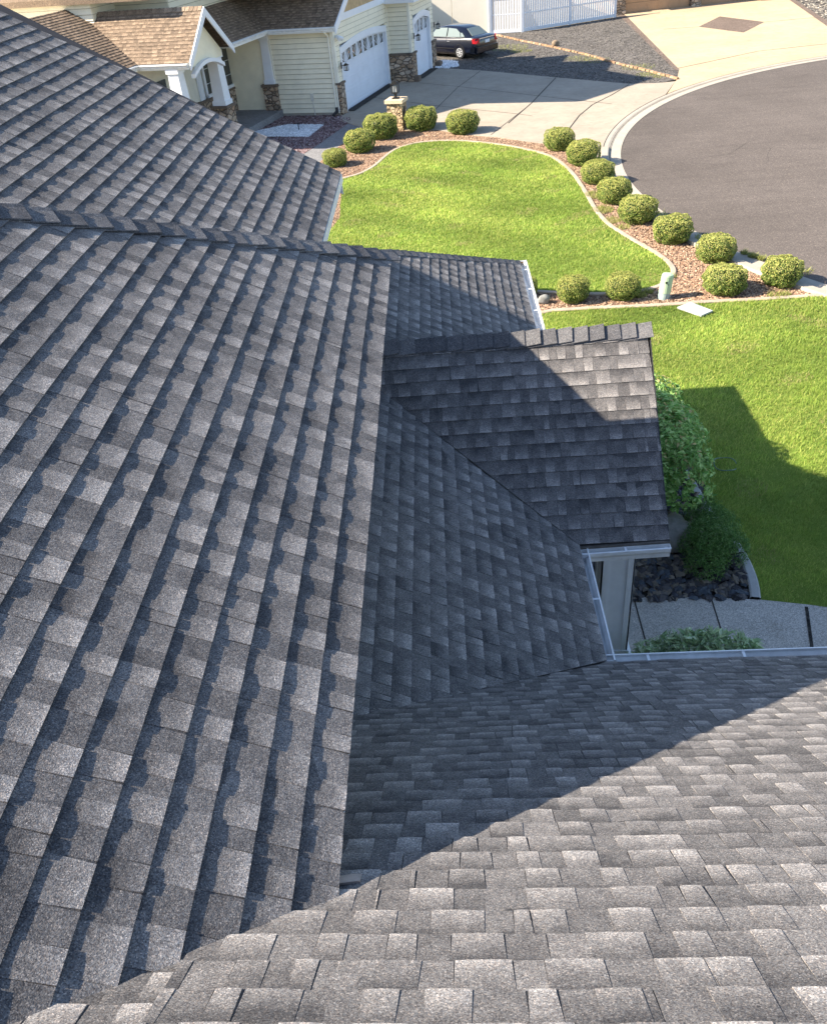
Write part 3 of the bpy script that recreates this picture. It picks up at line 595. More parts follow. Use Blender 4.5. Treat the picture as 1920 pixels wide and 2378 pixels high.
def rocks(name, x, y, z, smin, smax, cols, flat=.7, label=None, cat='gravel'):
    n = len(x); base = np.array([[1,0,0],[-1,0,0],[0,1,0],[0,-1,0],[0,0,1],[0,0,-1],[.6,.6,.5],[-.6,.6,.4],[-.6,-.6,.5],[.6,-.6,.4]], float)
    F0 = np.array([[4,0,6],[4,6,2],[4,2,7],[4,7,1],[4,1,8],[4,8,3],[4,3,9],[4,9,0],[0,5,6],[6,5,2],[2,5,7],[7,5,1],[1,5,8],[8,5,3],[3,5,9],[9,5,0]])
    s = rng.uniform(smin, smax, n)[:, None, None]; V = base[None]*rng.uniform(.65, 1.25, (n, 10, 1))*s*np.stack([rng.uniform(.8, 1.4, n), rng.uniform(.6, 1.1, n), rng.uniform(.5, .9, n)*flat], 1)[:, None, :]
    t = rng.uniform(0, 6.28, n); c, sn = np.cos(t), np.sin(t); X = V[..., 0]*c[:, None]-V[..., 1]*sn[:, None]; Y = V[..., 0]*sn[:, None]+V[..., 1]*c[:, None]
    tl = rng.uniform(-.5, .5, n)[:, None]; Z = V[..., 2]+X*tl
    P = np.stack([X+x[:, None], Y+y[:, None], Z+z+s[..., 0]*.3], -1).reshape(-1, 3); F = (F0[None]+np.arange(n)[:, None, None]*10).reshape(-1, 3)
    cc = np.array(cols)[rng.integers(0, len(cols), n)]*rng.uniform(.75, 1.25, (n, 1)); cc = np.repeat(cc, 10, 0)
    return tag(mesh_obj(name, P, F, ROCKM, col=cc), label, cat, kind='stuff')
def off(poly, d): return poly
x, y = scatter(bed, 900); m = ~inpoly(l1, x, y); x, y = x[m], y[m]
m = np.hypot(x-CCx, y-CCy) > RR+.66; x, y = x[m], y[m]
rocks('lava_rock', x, y, .012, .016, .032, [(.33, .20, .125), (.40, .255, .165), (.25, .155, .10), (.50, .36, .25), (.19, .125, .085), (.44, .30, .20), (.35, .25, .18)], label='reddish brown lava rock chips filling the shrub bed around the lawn', cat='gravel')
x, y = scatter(px((1440, 1400), (1743, 1396), (1736, 1341), (1723, 1302), (1650, 1200), (1580, 1000), (1545, 920))+[(1.5, 12.5), (1.4, 9.4), (1.5, 7.9)], 360)
rocks('river_rock', x, y, .02, .035, .085, [(.06, .058, .066), (.11, .095, .085), (.08, .09, .105), (.17, .14, .11), (.05, .046, .05), (.09, .08, .08), (.22, .18, .14)], label='dark river rocks in the bed beside the white porch column', cat='rocks')
x, y = scatter(px((668, 291), (752, 291.5), (718, 319), (560, 319), (600, 305)), 500); rocks('white_marble_gravel', x, y, .05, .02, .035, [(.8, .8, .82), (.65, .67, .7), (.9, .9, .9)], label='square patch of white marble chips before the cream garage wall', cat='gravel')
x, y = scatter(px((1008, 152), (1030, 141), (1060, 144), (1066, 156), (1040, 161), (1012, 160)), 420); rocks('white_marble_gravel', x, y, .05, .03, .06, [(.85, .85, .87), (.7, .72, .75), (.9, .9, .9)], label='small heap of white stones at the garage corner near the car', cat='gravel')
x, y = scatter(px((560, 300), (620, 268), (774, 268), (812, 274), (816, 282), (803, 292), (735, 340), (640, 400)), 160); m = ~inpoly(px((668, 291), (752, 291.5), (718, 319), (560, 319), (600, 305)), x, y); rocks('purple_lava_gravel', x[m], y[m], .034, .02, .04, [(.16, .09, .09), (.3, .2, .2), (.45, .36, .36), (.1, .06, .06)], label='purple grey lava gravel along the cream garage wall', cat='gravel')
x, y = scatter(pk, 60); rocks('crushed_gravel', x, y, .04, .02, .04, [(.07, .065, .06), (.18, .165, .15), (.26, .24, .21), (.12, .11, .10)], flat=.5, label='dark crushed gravel of the parking strip behind the car', cat='gravel')
x, y = scatter(px((1845, 0), (1945, 66), (2100, 120), (2100, -20)), 40); rocks('crushed_gravel', x, y, .03, .04, .08, [(.2, .18, .15), (.4, .36, .3), (.12, .11, .10)], label='grey brown gravel beside the tan driveway at the top right', cat='gravel')

def blades(name, polys, density, hmin, hmax, wd, z, label):
    X = []; Y = []
    for p in polys:
        x, y = scatter(p, density); X.append(x); Y.append(y)
    x = np.concatenate(X); y = np.concatenate(Y); n = len(x)
    t = rng.uniform(0, 6.28, n); h = rng.uniform(hmin, hmax, n); lean = rng.uniform(.3, 1.1, n)*h; la = np.where(rng.random(n) < .45, rng.normal(.9, .8, n), rng.uniform(0, 6.28, n))
    # clumpy tuft pattern
    cl = np.sin(x*5.1+np.sin(y*3.3)*1.7)*np.sin(y*6.3+np.sin(x*2.9)*1.9); h = h*(1+.30*cl)
    wx = np.cos(t)*wd/2; wy = np.sin(t)*wd/2; dist = np.hypot(x, y); sc = np.clip(dist/14, .75, 1.9); wx *= sc; wy *= sc
    V = np.zeros((n, 3, 3)); V[:, 0] = np.stack([x-wx, y-wy, np.full(n, z)], 1); V[:, 1] = np.stack([x+wx, y+wy, np.full(n, z)], 1)
    V[:, 2] = np.stack([x+np.cos(la)*lean, y+np.sin(la)*lean, z+h], 1)
    big = np.sin(x*.9+1.3*np.sin(y*.55)+.7)*np.sin(y*.8+.8*np.sin(x*.6)); r_ = rng.random(n)
    base = np.array([.35, .48, .085])[None]*(1+.22*big[:, None])*(1+.26*cl[:, None]); yel = np.array([.62, .65, .17])[None]*(1+.1*big[:, None]); dk = np.array([.22, .36, .06])[None]+0*base
    c = np.where((r_ < .30+.24*big)[:, None], yel, np.where((r_ > .82)[:, None], dk, base))
    mow = .10*np.sin((x*.35+y)*2.6+1.5*np.sin(x*.7))+.09*np.sin(x*1.7+y*.6+2*np.sin(y*.9)); c = c*(1+mow[:, None])
    thin = (np.sin(x*1.9+3*np.sin(y*.7))*np.sin(y*2.3+2*np.sin(x*.8)) > .82) & (rng.random(n) < .35); c = np.where(thin[:, None], np.array([.50, .44, .19])[None], c)
    bro = np.hypot((x-3.02)/.5, (y-12.55)/.4) < 1; c = np.where((bro & (rng.random(n) < .75))[:, None], np.array([.36, .27, .12])[None], c)
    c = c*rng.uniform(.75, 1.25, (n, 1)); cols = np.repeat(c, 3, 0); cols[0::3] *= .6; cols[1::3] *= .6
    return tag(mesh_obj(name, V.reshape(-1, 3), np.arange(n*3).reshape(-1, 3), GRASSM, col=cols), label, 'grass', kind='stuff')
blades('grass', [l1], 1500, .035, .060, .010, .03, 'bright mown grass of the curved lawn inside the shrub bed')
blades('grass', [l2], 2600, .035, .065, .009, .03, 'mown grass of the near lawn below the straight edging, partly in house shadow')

# ------------------------------------------------------------------ leaves
def leafmesh(centers, normals, L, W, cols, fold=.25, rngs=None):
    """pointed leaves: 4 verts diamond folded along the midrib -> 2 tris; returns V,F,C"""
    n = len(centers); d = rng.normal(size=(n, 3)); d -= (d*normals).sum(1)[:, None]*normals; d /= np.linalg.norm(d, axis=1)[:, None]
    return leafdir(centers, normals, d, L, W, cols, fold)
def leafdir(c, nrmv, d, L, W, cols, fold=.25):
    n = len(c); r = np.cross(nrmv, d); L = np.broadcast_to(L, n)[:, None]; W = np.broadcast_to(W, n)[:, None]
    V = np.stack([c-d*L*.5, c+r*W*.5+nrmv*W*fold-d*L*.05, c+d*L*.5-nrmv*L*.12, c-r*W*.5+nrmv*W*fold-d*L*.05], 1).reshape(-1, 3)
    b = np.arange(n)[:, None]*4; F = np.concatenate([b+np.array([[0, 1, 2]]), b+np.array([[0, 2, 3]])], 0)
    return V, F, np.repeat(cols, 4, 0)
def boxwood_mesh(seed):
    g = np.random.default_rng(seed); n = 9500
    # barrel: flattened superellipsoid radius 1 (x,y), height 0..1.35
    d = g.normal(size=(n, 3)); d /= np.linalg.norm(d, axis=1)[:, None]
    p_ = 3.6; k = (np.abs(d[:, 0])**2+np.abs(d[:, 1])**2)**.5; rr = (k**p_+np.abs(d[:, 2]/.80)**p_)**(-1/p_)
    lump = 1+.05*np.sin(d[:, 0]*7+seed)*np.sin(d[:, 1]*6+1)+.035*np.sin(d[:, 2]*9+d[:, 0]*5+seed*2)+.03*np.sin(d[:, 1]*15+d[:, 2]*11)
    dep = 1-np.abs(g.normal(0, .03, n)); P = d*(rr*lump*dep)[:, None]; P[:, 2] += .78
    P[:, :2] *= (1-.16*np.clip((.62-P[:, 2])/.62, 0, 1))[:, None]
    nn = d+g.normal(0, .55, (n, 3)); nn /= np.linalg.norm(nn, axis=1)[:, None]
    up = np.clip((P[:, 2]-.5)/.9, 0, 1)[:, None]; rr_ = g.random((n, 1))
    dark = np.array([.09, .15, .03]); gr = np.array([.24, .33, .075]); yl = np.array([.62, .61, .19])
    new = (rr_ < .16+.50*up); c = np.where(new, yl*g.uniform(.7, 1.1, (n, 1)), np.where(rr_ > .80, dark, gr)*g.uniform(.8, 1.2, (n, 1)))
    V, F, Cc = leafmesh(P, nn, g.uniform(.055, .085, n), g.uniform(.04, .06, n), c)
    # inner twiggy mass
    m = 16; k2 = 10; iv = []; 
    for i in range(k2+1):
        for j in range(m):
            th = math.pi*i/k2; ph = 2*math.pi*j/m; q = np.array([math.sin(th)*math.cos(ph), math.sin(th)*math.sin(ph), math.cos(th)])
            kk = math.hypot(q[0], q[1]); r_ = (kk**3.2+abs(q[2]/.8)**3.2)**(-1/3.2)*(.86+.04*math.sin(j*2.3+i*1.7)); q = q*r_; q[2] += .78; f = 1-.16*min(1, max(0, (.62-q[2])/.62)); iv.append((q[0]*f, q[1]*f, q[2]))
    iF = [(i*m+j, (i+1)*m+j, (i+1)*m+(j+1) % m, i*m+(j+1) % m) for i in range(k2) for j in range(m)]
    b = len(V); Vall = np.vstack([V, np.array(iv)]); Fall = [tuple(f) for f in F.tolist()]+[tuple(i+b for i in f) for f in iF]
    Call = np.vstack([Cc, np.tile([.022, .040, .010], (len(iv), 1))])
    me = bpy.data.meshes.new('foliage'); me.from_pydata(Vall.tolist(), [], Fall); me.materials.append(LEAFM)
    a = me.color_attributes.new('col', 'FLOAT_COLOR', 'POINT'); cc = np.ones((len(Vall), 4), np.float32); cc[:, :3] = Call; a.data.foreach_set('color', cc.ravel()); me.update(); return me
BX = [boxwood_mesh(i) for i in (1, 2, 3, 4, 5, 6, 7)]
st_ = MB(); 
for k in range(5):
    a = k*1.26; st_.tube([(0, 0, -.02), (math.cos(a)*.15, math.sin(a)*.15, .25), (math.cos(a)*.45, math.sin(a)*.45, .7)], [.04, .03, .015], 5)
st0 = st_.build('stem', BARK); stm = st0.data; bpy.data.objects.remove(st0)
bushes = [
 (1266, 1335, 361, 'round boxwood nearest the driveway, first of the row along the curb'),
 (1319, 1394, 397, 'boxwood between the first shrub by the driveway and the one behind the curb bend'),
 (1353.5, 1427, 439, 'boxwood touching the concrete curb end, third from the driveway'),
 (1391, 1468, 486, 'boxwood beside the sparse weedy patch, fourth along the curb row'),
 (1440.6, 1526, 531, 'full green boxwood mid row between curb and lawn, fifth from the driveway'),
 (1520, 1610, 578, 'boxwood on the wide pink rock bed, sixth along the curb row'),
 (1622, 1708, 623, 'yellow topped boxwood just behind the larger front one, near the curb'),
 (1638, 1732, 697, 'large boxwood standing nearest the green utility pedestal on its right'),
 (1771, 1864, 678, 'rightmost boxwood of the bed, beside the asphalt street'),
 (1409.5, 1487, 709, 'squarish yellowish boxwood just left of the green utility pedestal'),
 (1296, 1369, 715, 'squarish boxwood in the front strip between the grey rock and the one by the pedestal'),
 (1184, 1250, 707, 'boxwood half hidden by the white roof gutter next to the grey rock'),
 (944, 1015, 315, 'bright boxwood right of the stone lamp pillar'),
 (1039.5, 1111, 323, 'lone boxwood at the driveway edge, second to the right of the lamp pillar'),
 (848, 922.6, 335, 'boxwood in front of the stone lamp pillar, darker on its left side'),
 (801.6, 871, 367, 'boxwood by the grey walkway, second from the shingle roof'),
 (751, 806.5, 399, 'small boxwood partly hidden by the shingle roof edge')]
for i, (x0, x1, yb, lab) in enumerate(bushes):
    c_ = G((x0+x1)/2, yb-10); dist = math.sqrt(c_[0]**2+c_[1]**2+60.8); dpx = FPX/(M[2]@np.array([c_[0], c_[1], -7.3])); rad = (x1-x0)/2/dpx*1.03
    b = c_+np.array([0, rad*.55*c_[1]/dist, 0]); r = empty('boxwood_shrub', (b[0], b[1], 0), rng.uniform(0, 6)); r.scale = (rad, rad*rng.uniform(.93, 1.05), rad*rng.uniform(.80, .88)*(1.12 if 9 <= i <= 11 else 1))
    tag(r, lab, 'shrub', 'clipped boxwoods around the curved lawn')
    for nm, me in (('foliage', BX[(i*3) % 7]), ('stem', stm)):
        o = bpy.data.objects.new(nm, me); C.objects.link(o); o.parent = r

def cluster_shrub(name, blobs, n, L, W, cols, label, cat, droop=.3, core=.72, stems=True, tip=None, base=None, whorl=5):
    V_ = []; F_ = []; C_ = []; tot = sum(b[3]*b[4] for b in blobs); r = empty(name, base); nb = 0
    for (x, y, z, rx, rz) in blobs:
        k = int(n*rx*rz/tot)//whorl; d = rng.normal(size=(k, 3)); d /= np.linalg.norm(d, axis=1)[:, None]; d[:, 2] = np.where(d[:, 2] < -.5, -d[:, 2], d[:, 2])
        s = rng.uniform(.72, 1.04, k)[:, None]; P = np.array([x, y, z])+d*s*np.array([rx, rx, rz]); out = d+rng.normal(0, .25, (k, 3)); out /= np.linalg.norm(out, axis=1)[:, None]
        for j in range(whorl):
            t = rng.uniform(0, 6.28, k); a1 = np.cross(out, [0, 0, 1.]); a1 /= np.linalg.norm(a1, axis=1)[:, None]+1e-9; a2 = np.cross(out, a1)
            side = a1*np.cos(t)[:, None]+a2*np.sin(t)[:, None]; dd = side*.9+out*.45-np.array([0, 0, droop]); dd /= np.linalg.norm(dd, axis=1)[:, None]
            nn = out+np.array([0, 0, .5]); nn -= (nn*dd).sum(1)[:, None]*dd; nn /= np.linalg.norm(nn, axis=1)[:, None]
            Lj = rng.uniform(.75, 1.2, k)*L; cen = P+dd*Lj[:, None]*.5+rng.normal(0, .012, (k, 3))
            c = np.array(cols)[rng.integers(0, len(cols), k)]*rng.uniform(.75, 1.25, (k, 1))
            if tip is not None:
                tm = (rng.random(k) < tip[3]*np.clip((P[:, 2]-z)/rz, 0, 1)); c = np.where(tm[:, None], np.array(tip[:3])[None]*rng.uniform(.8, 1.2, (k, 1)), c)
            v, f, cc = leafdir(cen, nn, dd, Lj, Lj*W/L, c); V_.append(v); F_.append(f+nb); C_.append(cc); nb += len(v)
    V = np.vstack(V_); F = np.vstack(F_); Cc = np.vstack(C_)
    mesh_obj('foliage', V, F, LEAFM, r, col=Cc)
    if stems:
        mb = MB()
        for (x, y, z, rx, rz) in blobs:
            for q in range(5):
                e_ = np.array([x, y, z])+rng.normal(0, .45, 3)*np.array([rx, rx, rz*.6]); b0 = np.array([base[0], base[1], 0])+rng.normal(0, .06, 3)*[1, 1, 0]
                mb.tube([b0, (b0+e_)/2+rng.normal(0, .03, 3), e_], [.016, .011, .005], 5)
        mb.build('stem', BARK, r)
    return tag(r, label, cat)
cluster_shrub('leafy_shrub', [(2.72, 10.6, 1.10, .62, .72), (2.95, 10.1, 1.05, .58, .70), (2.88, 11.3, .95, .60, .70), (3.12, 9.75, .85, .40, .55), (3.1, 10.85, .85, .52, .60), (2.6, 9.9, .9, .5, .6), (2.7, 11.8, .75, .5, .55)], 15000, .085, .036, [(.27, .46, .13), (.38, .58, .20), (.18, .36, .09), (.46, .62, .25)], 'tall leafy green shrub beside the gable roof edge, reddish tips on top', 'shrub', droop=.5, tip=(.50, .42, .20, .13), base=(2.85, 10.6, 0))
cluster_shrub('fine_leaved_shrub', [(3.30, 8.95, .33, .36, .38), (3.48, 9.25, .30, .34, .36), (3.22, 8.72, .22, .28, .24), (3.62, 8.95, .22, .24, .26), (3.40, 9.55, .30, .30, .34)], 17000, .034, .011, [(.12, .24, .06), (.17, .31, .08), (.08, .18, .04), (.23, .35, .13)], 'low dark feathery shrub over the river rocks in front of the tall leafy one', 'shrub', droop=0, base=(3.35, 9.0, 0))
cluster_shrub('broadleaf_plant', [(2.10, 6.93, .36, .17, .20), (2.34, 6.95, .40, .18, .22), (2.58, 6.97, .42, .18, .24), (2.80, 6.97, .43, .19, .22), (3.02, 6.97, .38, .18, .20), (3.22, 6.95, .33, .15, .16), (1.92, 6.93, .22, .12, .14), (2.45, 6.8, .25, .22, .2), (2.9, 6.8, .25, .22, .2)], 2600, .115, .036, [(.42, .54, .30), (.54, .66, .40), (.32, .46, .24), (.62, .70, .50)], 'pale green plant tops showing above the long white gutter', 'plant', droop=.1, base=(2.6, 6.95, 0))
# sparse weeds
def tufts(pts, label):
    V_ = []; n = 0; c_ = []
    for (x, y, r, k) in pts:
        a = rng.uniform(0, 6.28, k); q = np.sqrt(rng.random(k))*r; X = x+np.cos(a)*q; Y = y+np.sin(a)*q; t = rng.uniform(0, 6.28, k); h = rng.uniform(.03, .12, k)
        V = np.zeros((k, 3, 3)); V[:, 0] = np.stack([X-.008*np.cos(t), Y-.008*np.sin(t), X*0+.02], 1); V[:, 1] = np.stack([X+.008*np.cos(t), Y+.008*np.sin(t), X*0+.02], 1); V[:, 2] = np.stack([X+h*.6*np.cos(t+1), Y+h*.6*np.sin(t+1), .03+h], 1)
        V_.append(V.reshape(-1, 3)); c_.append(np.repeat(np.array([[.34, .36, .11]])*rng.uniform(.6, 1.3, (k, 1)), 3, 0))
    V = np.vstack(V_); return tag(mesh_obj('weeds', V, np.arange(len(V)).reshape(-1, 3), GRASSM, col=np.vstack(c_)), label, 'weeds', kind='stuff')
wp = []
for u, v, r, k in ((1385, 455, .35, 500), (1400, 490, .3, 400), (1420, 515, .25, 200), (1445, 530, .2, 120), (1500, 680, .15, 200), (1487, 690, .12, 150), (1766, 603, .10, 160), (1745, 597, .10, 160), (1728, 590, .09, 120), (1752, 599, .08, 80), (1640, 555, .3, 150), (1530, 500, .2, 120), (1800, 690, .2, 150), (1820, 688, .15, 120), (1560, 645, .1, 60), (1500, 465, .15, 80), (1860, 632, .25, 120)):
    g_ = G(u, v); wp.append((g_[0], g_[1], r, k))
tufts(wp, 'sparse green weeds in the lava rock bed and along the curb')
wp = []
for u, v, r, k in ((1180, 112, 1.1, 900), (1210, 120, .6, 400), (1350, 137, .8, 400), (1380, 142, .8, 300), (1480, 158, .8, 400), (1500, 175, .5, 300), (1530, 180, .3, 150)):
    g_ = G(u, v); wp.append((g_[0], g_[1], r, k))
tufts(wp, 'yellow green weeds growing through the parking gravel by the brick row')

# ------------------------------------------------------------------ rocks, pedestal, lid, pillar
def boulder(name, c, r, colr, label, seed=1, sq=(1, 1, 1), rz=0):
    g = np.random.default_rng(seed); V = []; m, k = 18, 11; ph_ = g.uniform(0, 6, 6)
    for i in range(k+1):
        for j in range(m):
            th = math.pi*i/k; ph = 2*math.pi*j/m; q = np.array([math.sin(th)*math.cos(ph), math.sin(th)*math.sin(ph), math.cos(th)])
            f = 1+.14*math.sin(q[0]*3+ph_[0])+.10*math.sin(q[1]*4+ph_[1])+.08*math.sin(q[2]*5+q[0]*3+ph_[2])+.03*math.sin(q[0]*13+q[1]*11+ph_[3])
            mx = max(abs(q)); q = q*f*(.75+.25/(mx+.2)); V.append(q*r*np.array(sq))
    F = [(i*m+j, (i+1)*m+j, (i+1)*m+(j+1) % m, i*m+(j+1) % m) for i in range(k) for j in range(m)]
    V = np.array(V); cz, sz = math.cos(rz), math.sin(rz); V = np.stack([V[:, 0]*cz-V[:, 1]*sz, V[:, 0]*sz+V[:, 1]*cz, V[:, 2]], 1)+np.array(c)
    return tag(mesh_obj(name, V, F, simple(name+' stone', colr, .85, .2, .25, 9, .6, 40), smooth=True, loc=c), label, 'rock')
g_ = G(1262, 708); boulder('rock', (g_[0], g_[1]+.05, .10), .135, (.27, .27, .25), 'pale grey rock in the lava bed beside the gutter', 3, (1.2, .7, .8), .3)
boulder('boulder', (2.92, 9.38, .18), .29, (.30, .28, .25), 'large beige boulder under the gable roof corner by the river rocks', 5, (.9, .9, 1.0), .4)
g_ = G(1290, 108); boulder('rock', (g_[0], g_[1], .14), .2, (.25, .19, .13), 'single brown stone sitting on the brick row behind the car', 6, (1, .8, .9))
P0 = G(1540, 694); ped = empty('utility_pedestal', (P0[0], P0[1], 0)); tag(ped, 'leaning pale green cylindrical utility pedestal in the lava rock', 'pedestal')
PG = simple('pale green plastic', (.42, .55, .37), .5, .4, .06, 5); PGB = simple('faded grey green plastic', (.33, .42, .40), .6, .3, .12, 12)
tilt = np.array([.09, .02]); T_ = lambda z: (P0[0]+tilt[0]*z, P0[1]+tilt[1]*z, z)
mb = MB(); mb.tube([T_(0), T_(.16)], [.125, .125], 20); mb.build('pedestal_base', PGB, ped)
mb = MB(); mb.tube([T_(.16), T_(.165), T_(.53), T_(.56), T_(.575)], [.125, .132, .126, .115, .06], 20); mb.build('pedestal_cap', PG, ped, smooth=False)
mb = MB(); mb.box((P0[0]-.02, P0[1]-.132, .40), (P0[0]+.02, P0[1]-.118, .44)); mb.build('latch', BLACK, ped); mb = MB(); mb.box((P0[0]+.04, P0[1]-.128, .36), (P0[0]+.055, P0[1]-.115, .375)); mb.build('latch', BLACK, ped)
lid = MB(); lp = px((1572, 713), (1603, 701), (1655, 721), (1628, 732.5), z=.08)
lid.prism([(*p, .05) for p in lp], (0, 0, .035)); 
for i in range(1, 7):
    a = np.array(lp[0])+(np.array(lp[3])-np.array(lp[0]))*i/7; b = np.array(lp[1])+(np.array(lp[2])-np.array(lp[1]))*i/7; lid.beam((*a, .0865), (*b, .0865), .012, .004)
lc = np.mean(np.array(lp), 0); o = lid.build('utility_box', simple('pale grey composite lid', (.40, .42, .42), .7, .25, .15, 30), loc=(lc[0], lc[1], .05)); tag(o, 'pale grey ribbed utility box lid set in the lawn edge by the green pedestal', 'utility box')
# stone pillar with lantern
pb = G(932, 302); pb = np.array([pb[0]-.12, pb[1]+.2, 0]); pil = empty('lamp_pillar', pb); tag(pil, 'tan stone pillar with a capstone and black lantern beside the driveway', 'pillar')
aN = np.array([.2924, .9563, 0]); wN = np.array([-.9563, .2924, 0])
def LT(c): return lambda x, y, z: tuple(np.array(c)+(-wN)*x+aN*y+np.array([0, 0, z]))
T = LT(pb); mb = MB(); mb.box((-.30, -.30, 0), (.30, .30, 1.0), T); mb.build('pillar_shaft', STONET, pil)
mb = MB(); mb.box((-.36, -.36, 1.0), (.36, .36, 1.12), T); mb.build('capstone', simple('tan capstone', (.66, .52, .36), .8, .2, .12, 8, .5, 30), pil)
mb = MB(); mb.box((.303, -.08, .55), (.325, .10, .85), T); mb.build('number_plate', BLACK, pil)
def lantern(T, parent, name='lantern', wall=False, s=1.0):
    mb = MB()
    B = lambda lo, hi: mb.box(tuple(v*s for v in lo), tuple(v*s for v in hi), T)
    if not wall: B((-.10, -.10, 0), (.10, .10, .03)); B((-.035, -.035, .03), (.035, .035, .14)); B((-.05, -.05, .14), (.05, .05, .16))
    z0 = .16
    B((-.10, -.10, z0), (.10, .10, z0+.02)); B((-.12, -.12, z0+.25), (.12, .12, z0+.27)); B((-.08, -.08, z0+.27), (.08, .08, z0+.31)); B((-.04, -.04, z0+.31), (.04, .04, z0+.34)); B((-.008, -.008, z0+.34), (.008, .008, z0+.44))
    for sx in (-1, 1):
        for sy in (-1, 1): B((sx*.09-.01, sy*.09-.01, z0+.02), (sx*.09+.01, sy*.09+.01, z0+.25))
    if wall: B((-.26, -.02, .38), (-.0, .02, .41)); B((-.02, -.02, .38), (.02, .02, .48)); B((-.27, -.07, .25), (-.24, .07, .55))
    o = mb.build(name, BLACK, parent)
    g = MB(); g.box((-.055*s, -.055*s, (z0+.03)*s), (.055*s, .055*s, (z0+.2)*s), T); g.build('lamp_glass', simple('frosted glass', (.45, .45, .43), .3, .5, .05), o)
    return o
lantern(LT(pb+np.array([0, 0, 1.12])), pil, s=1.25)
# wire ring lying on the lawn
g_ = G(1682, 1088); mb = MB(); mb.tube([(g_[0]+.17*math.cos(t), g_[1]+.2*math.sin(t), .085+.015*math.sin(t*3)) for t in np.linspace(0, 5.6, 30)], .008, 6); tag(mb.build('hose_loop', simple('dark green hose', (.10, .17, .12), .5, .4), loc=(g_[0], g_[1], .08)), 'thin loop of dark hose lying on the shaded lawn', 'hose')

# ================================================================== NEIGHBOUR HOUSE
O = np.array([-4.02, 39.25, 0])
def NP(s, t, z=0): return O+aN*s+wN*t+np.array([0, 0, z])
def NT(s, t, z): return tuple(NP(s, t, z))
nh = empty('neighbour_house', tuple(O)); tag(nh, 'cream neighbour house with lap siding, white garage doors, stone bases and gabled porch', 'house')
def lap(mb, axis, c0, c1, fixed, z0, z1, outs, e=.19, th=.034, cut=None):
    """lap boards; axis 's' => wall runs along s at t=fixed, outs = -1/+1 the outward t sign; axis 't' likewise"""
    k = 0; z = z0
    while z < z1-.001:
        zt = min(z+e, z1); q0, q1 = c0, c1
        if cut: 
            r = cut((z+zt)/2)
            if r is None: z += e; continue
            q0, q1 = max(c0, r[0]), min(c1, r[1])
        def P(c, off, zz): return NP(c, fixed+outs*off, zz) if axis == 's' else NP(fixed+outs*off, c, zz)
        A = [P(q0, 0, z), P(q0, th, z), P(q0, .004, zt), P(q0, 0, zt)]; B = [P(q1, 0, z), P(q1, th, z), P(q1, .004, zt), P(q1, 0, zt)]
        mb.add(A+B, [(0, 1, 2, 3), (7, 6, 5, 4), (1, 5, 6, 2), (0, 4, 5, 1), (3, 2, 6, 7)]); A = [P(q0, 0, z-.012), P(q0, th-.008, z-.012), P(q0, th-.008, z), P(q0, 0, z)]; B = [P(q1, 0, z-.012), P(q1, th-.008, z-.012), P(q1, th-.008, z), P(q1, 0, z)]; mb.add(A+B, [(0, 1, 2, 3), (7, 6, 5, 4), (1, 5, 6, 2), (0, 4, 5, 1)], mi=1); z += e  # board, then a thin dark strip drawn as its lap shadow
# main solid bodies
mb = MB(); mb.box((.0, .26, 0), (10.6, 12, 3.3), NT); mb.box((.0, .0, 0), (.62, .3, 3.3), NT); mb.box((6.32, .0, 0), (6.8, .3, 3.3), NT); mb.box((.0, .0, 2.64), (6.8, .3, 3.3), NT); mb.box((6.8, -.80, 0), (10.55, .3, 3.3), NT); mb.box((6.8, -1.04, 0), (7.36, -.8, 3.3), NT); mb.box((9.92, -1.04, 0), (10.55, -.8, 3.3), NT); mb.box((6.8, -1.04, 2.74), (10.55, -.8, 3.3), NT); mb.box((.92, 2.9, 0), (10.6, 12, 3.3), NT)
mb.box((-9.5, 7.6, 0), (10, 14, 3.6), NT); mb.box((.9, 2.9, 0), (3, 6, 3.3), NT); body = mb.build('wall_core', CREAM, nh)
sid = MB()
lap(sid, 't', .12, 2.86, 0.0, .14, 3.42, -1)             # garage side wall facing the camera
lap(sid, 's', .02, .50, 0.0, 1.28, 3.5, -1); lap(sid, 's', .5, 6.74, 0.0, 2.62, 3.5, -1); lap(sid, 's', 6.4, 6.74, 0.0, 1.28, 2.62, -1)
lap(sid, 't', -1.0, 0.0, 6.78, 1.28, 3.4, -1); lap(sid, 's', 6.8, 7.3, -1.06, 1.28, 3.4, -1); lap(sid, 's', 7.3, 10.5, -1.06, 2.75, 3.4, -1); lap(sid, 's', 10.0, 10.55, -1.06, 1.28, 2.75, -1)
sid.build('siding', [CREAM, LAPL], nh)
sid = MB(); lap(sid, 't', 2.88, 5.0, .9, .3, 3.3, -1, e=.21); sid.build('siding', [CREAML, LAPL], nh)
tr = MB()
for lo_, hi_ in (((-.045, -.045, .12), (.10, .11, 3.42)), ((-.045, 2.82, .12), (.0, 2.93, 3.4)), ((6.66, -.045, 1.28), (6.80, .0, 3.4)), ((6.735, -1.11, 1.28), (6.86, -1.0, 3.4))):
    tr = MB(); tr.box(lo_, hi_, NT); tr.build('corner_board', CREAML, nh)
fd_ = MB(); fd_.box((-.01, .0, 0), (.0, 2.9, .14), NT); fd_.build('foundation', CURBM, nh)
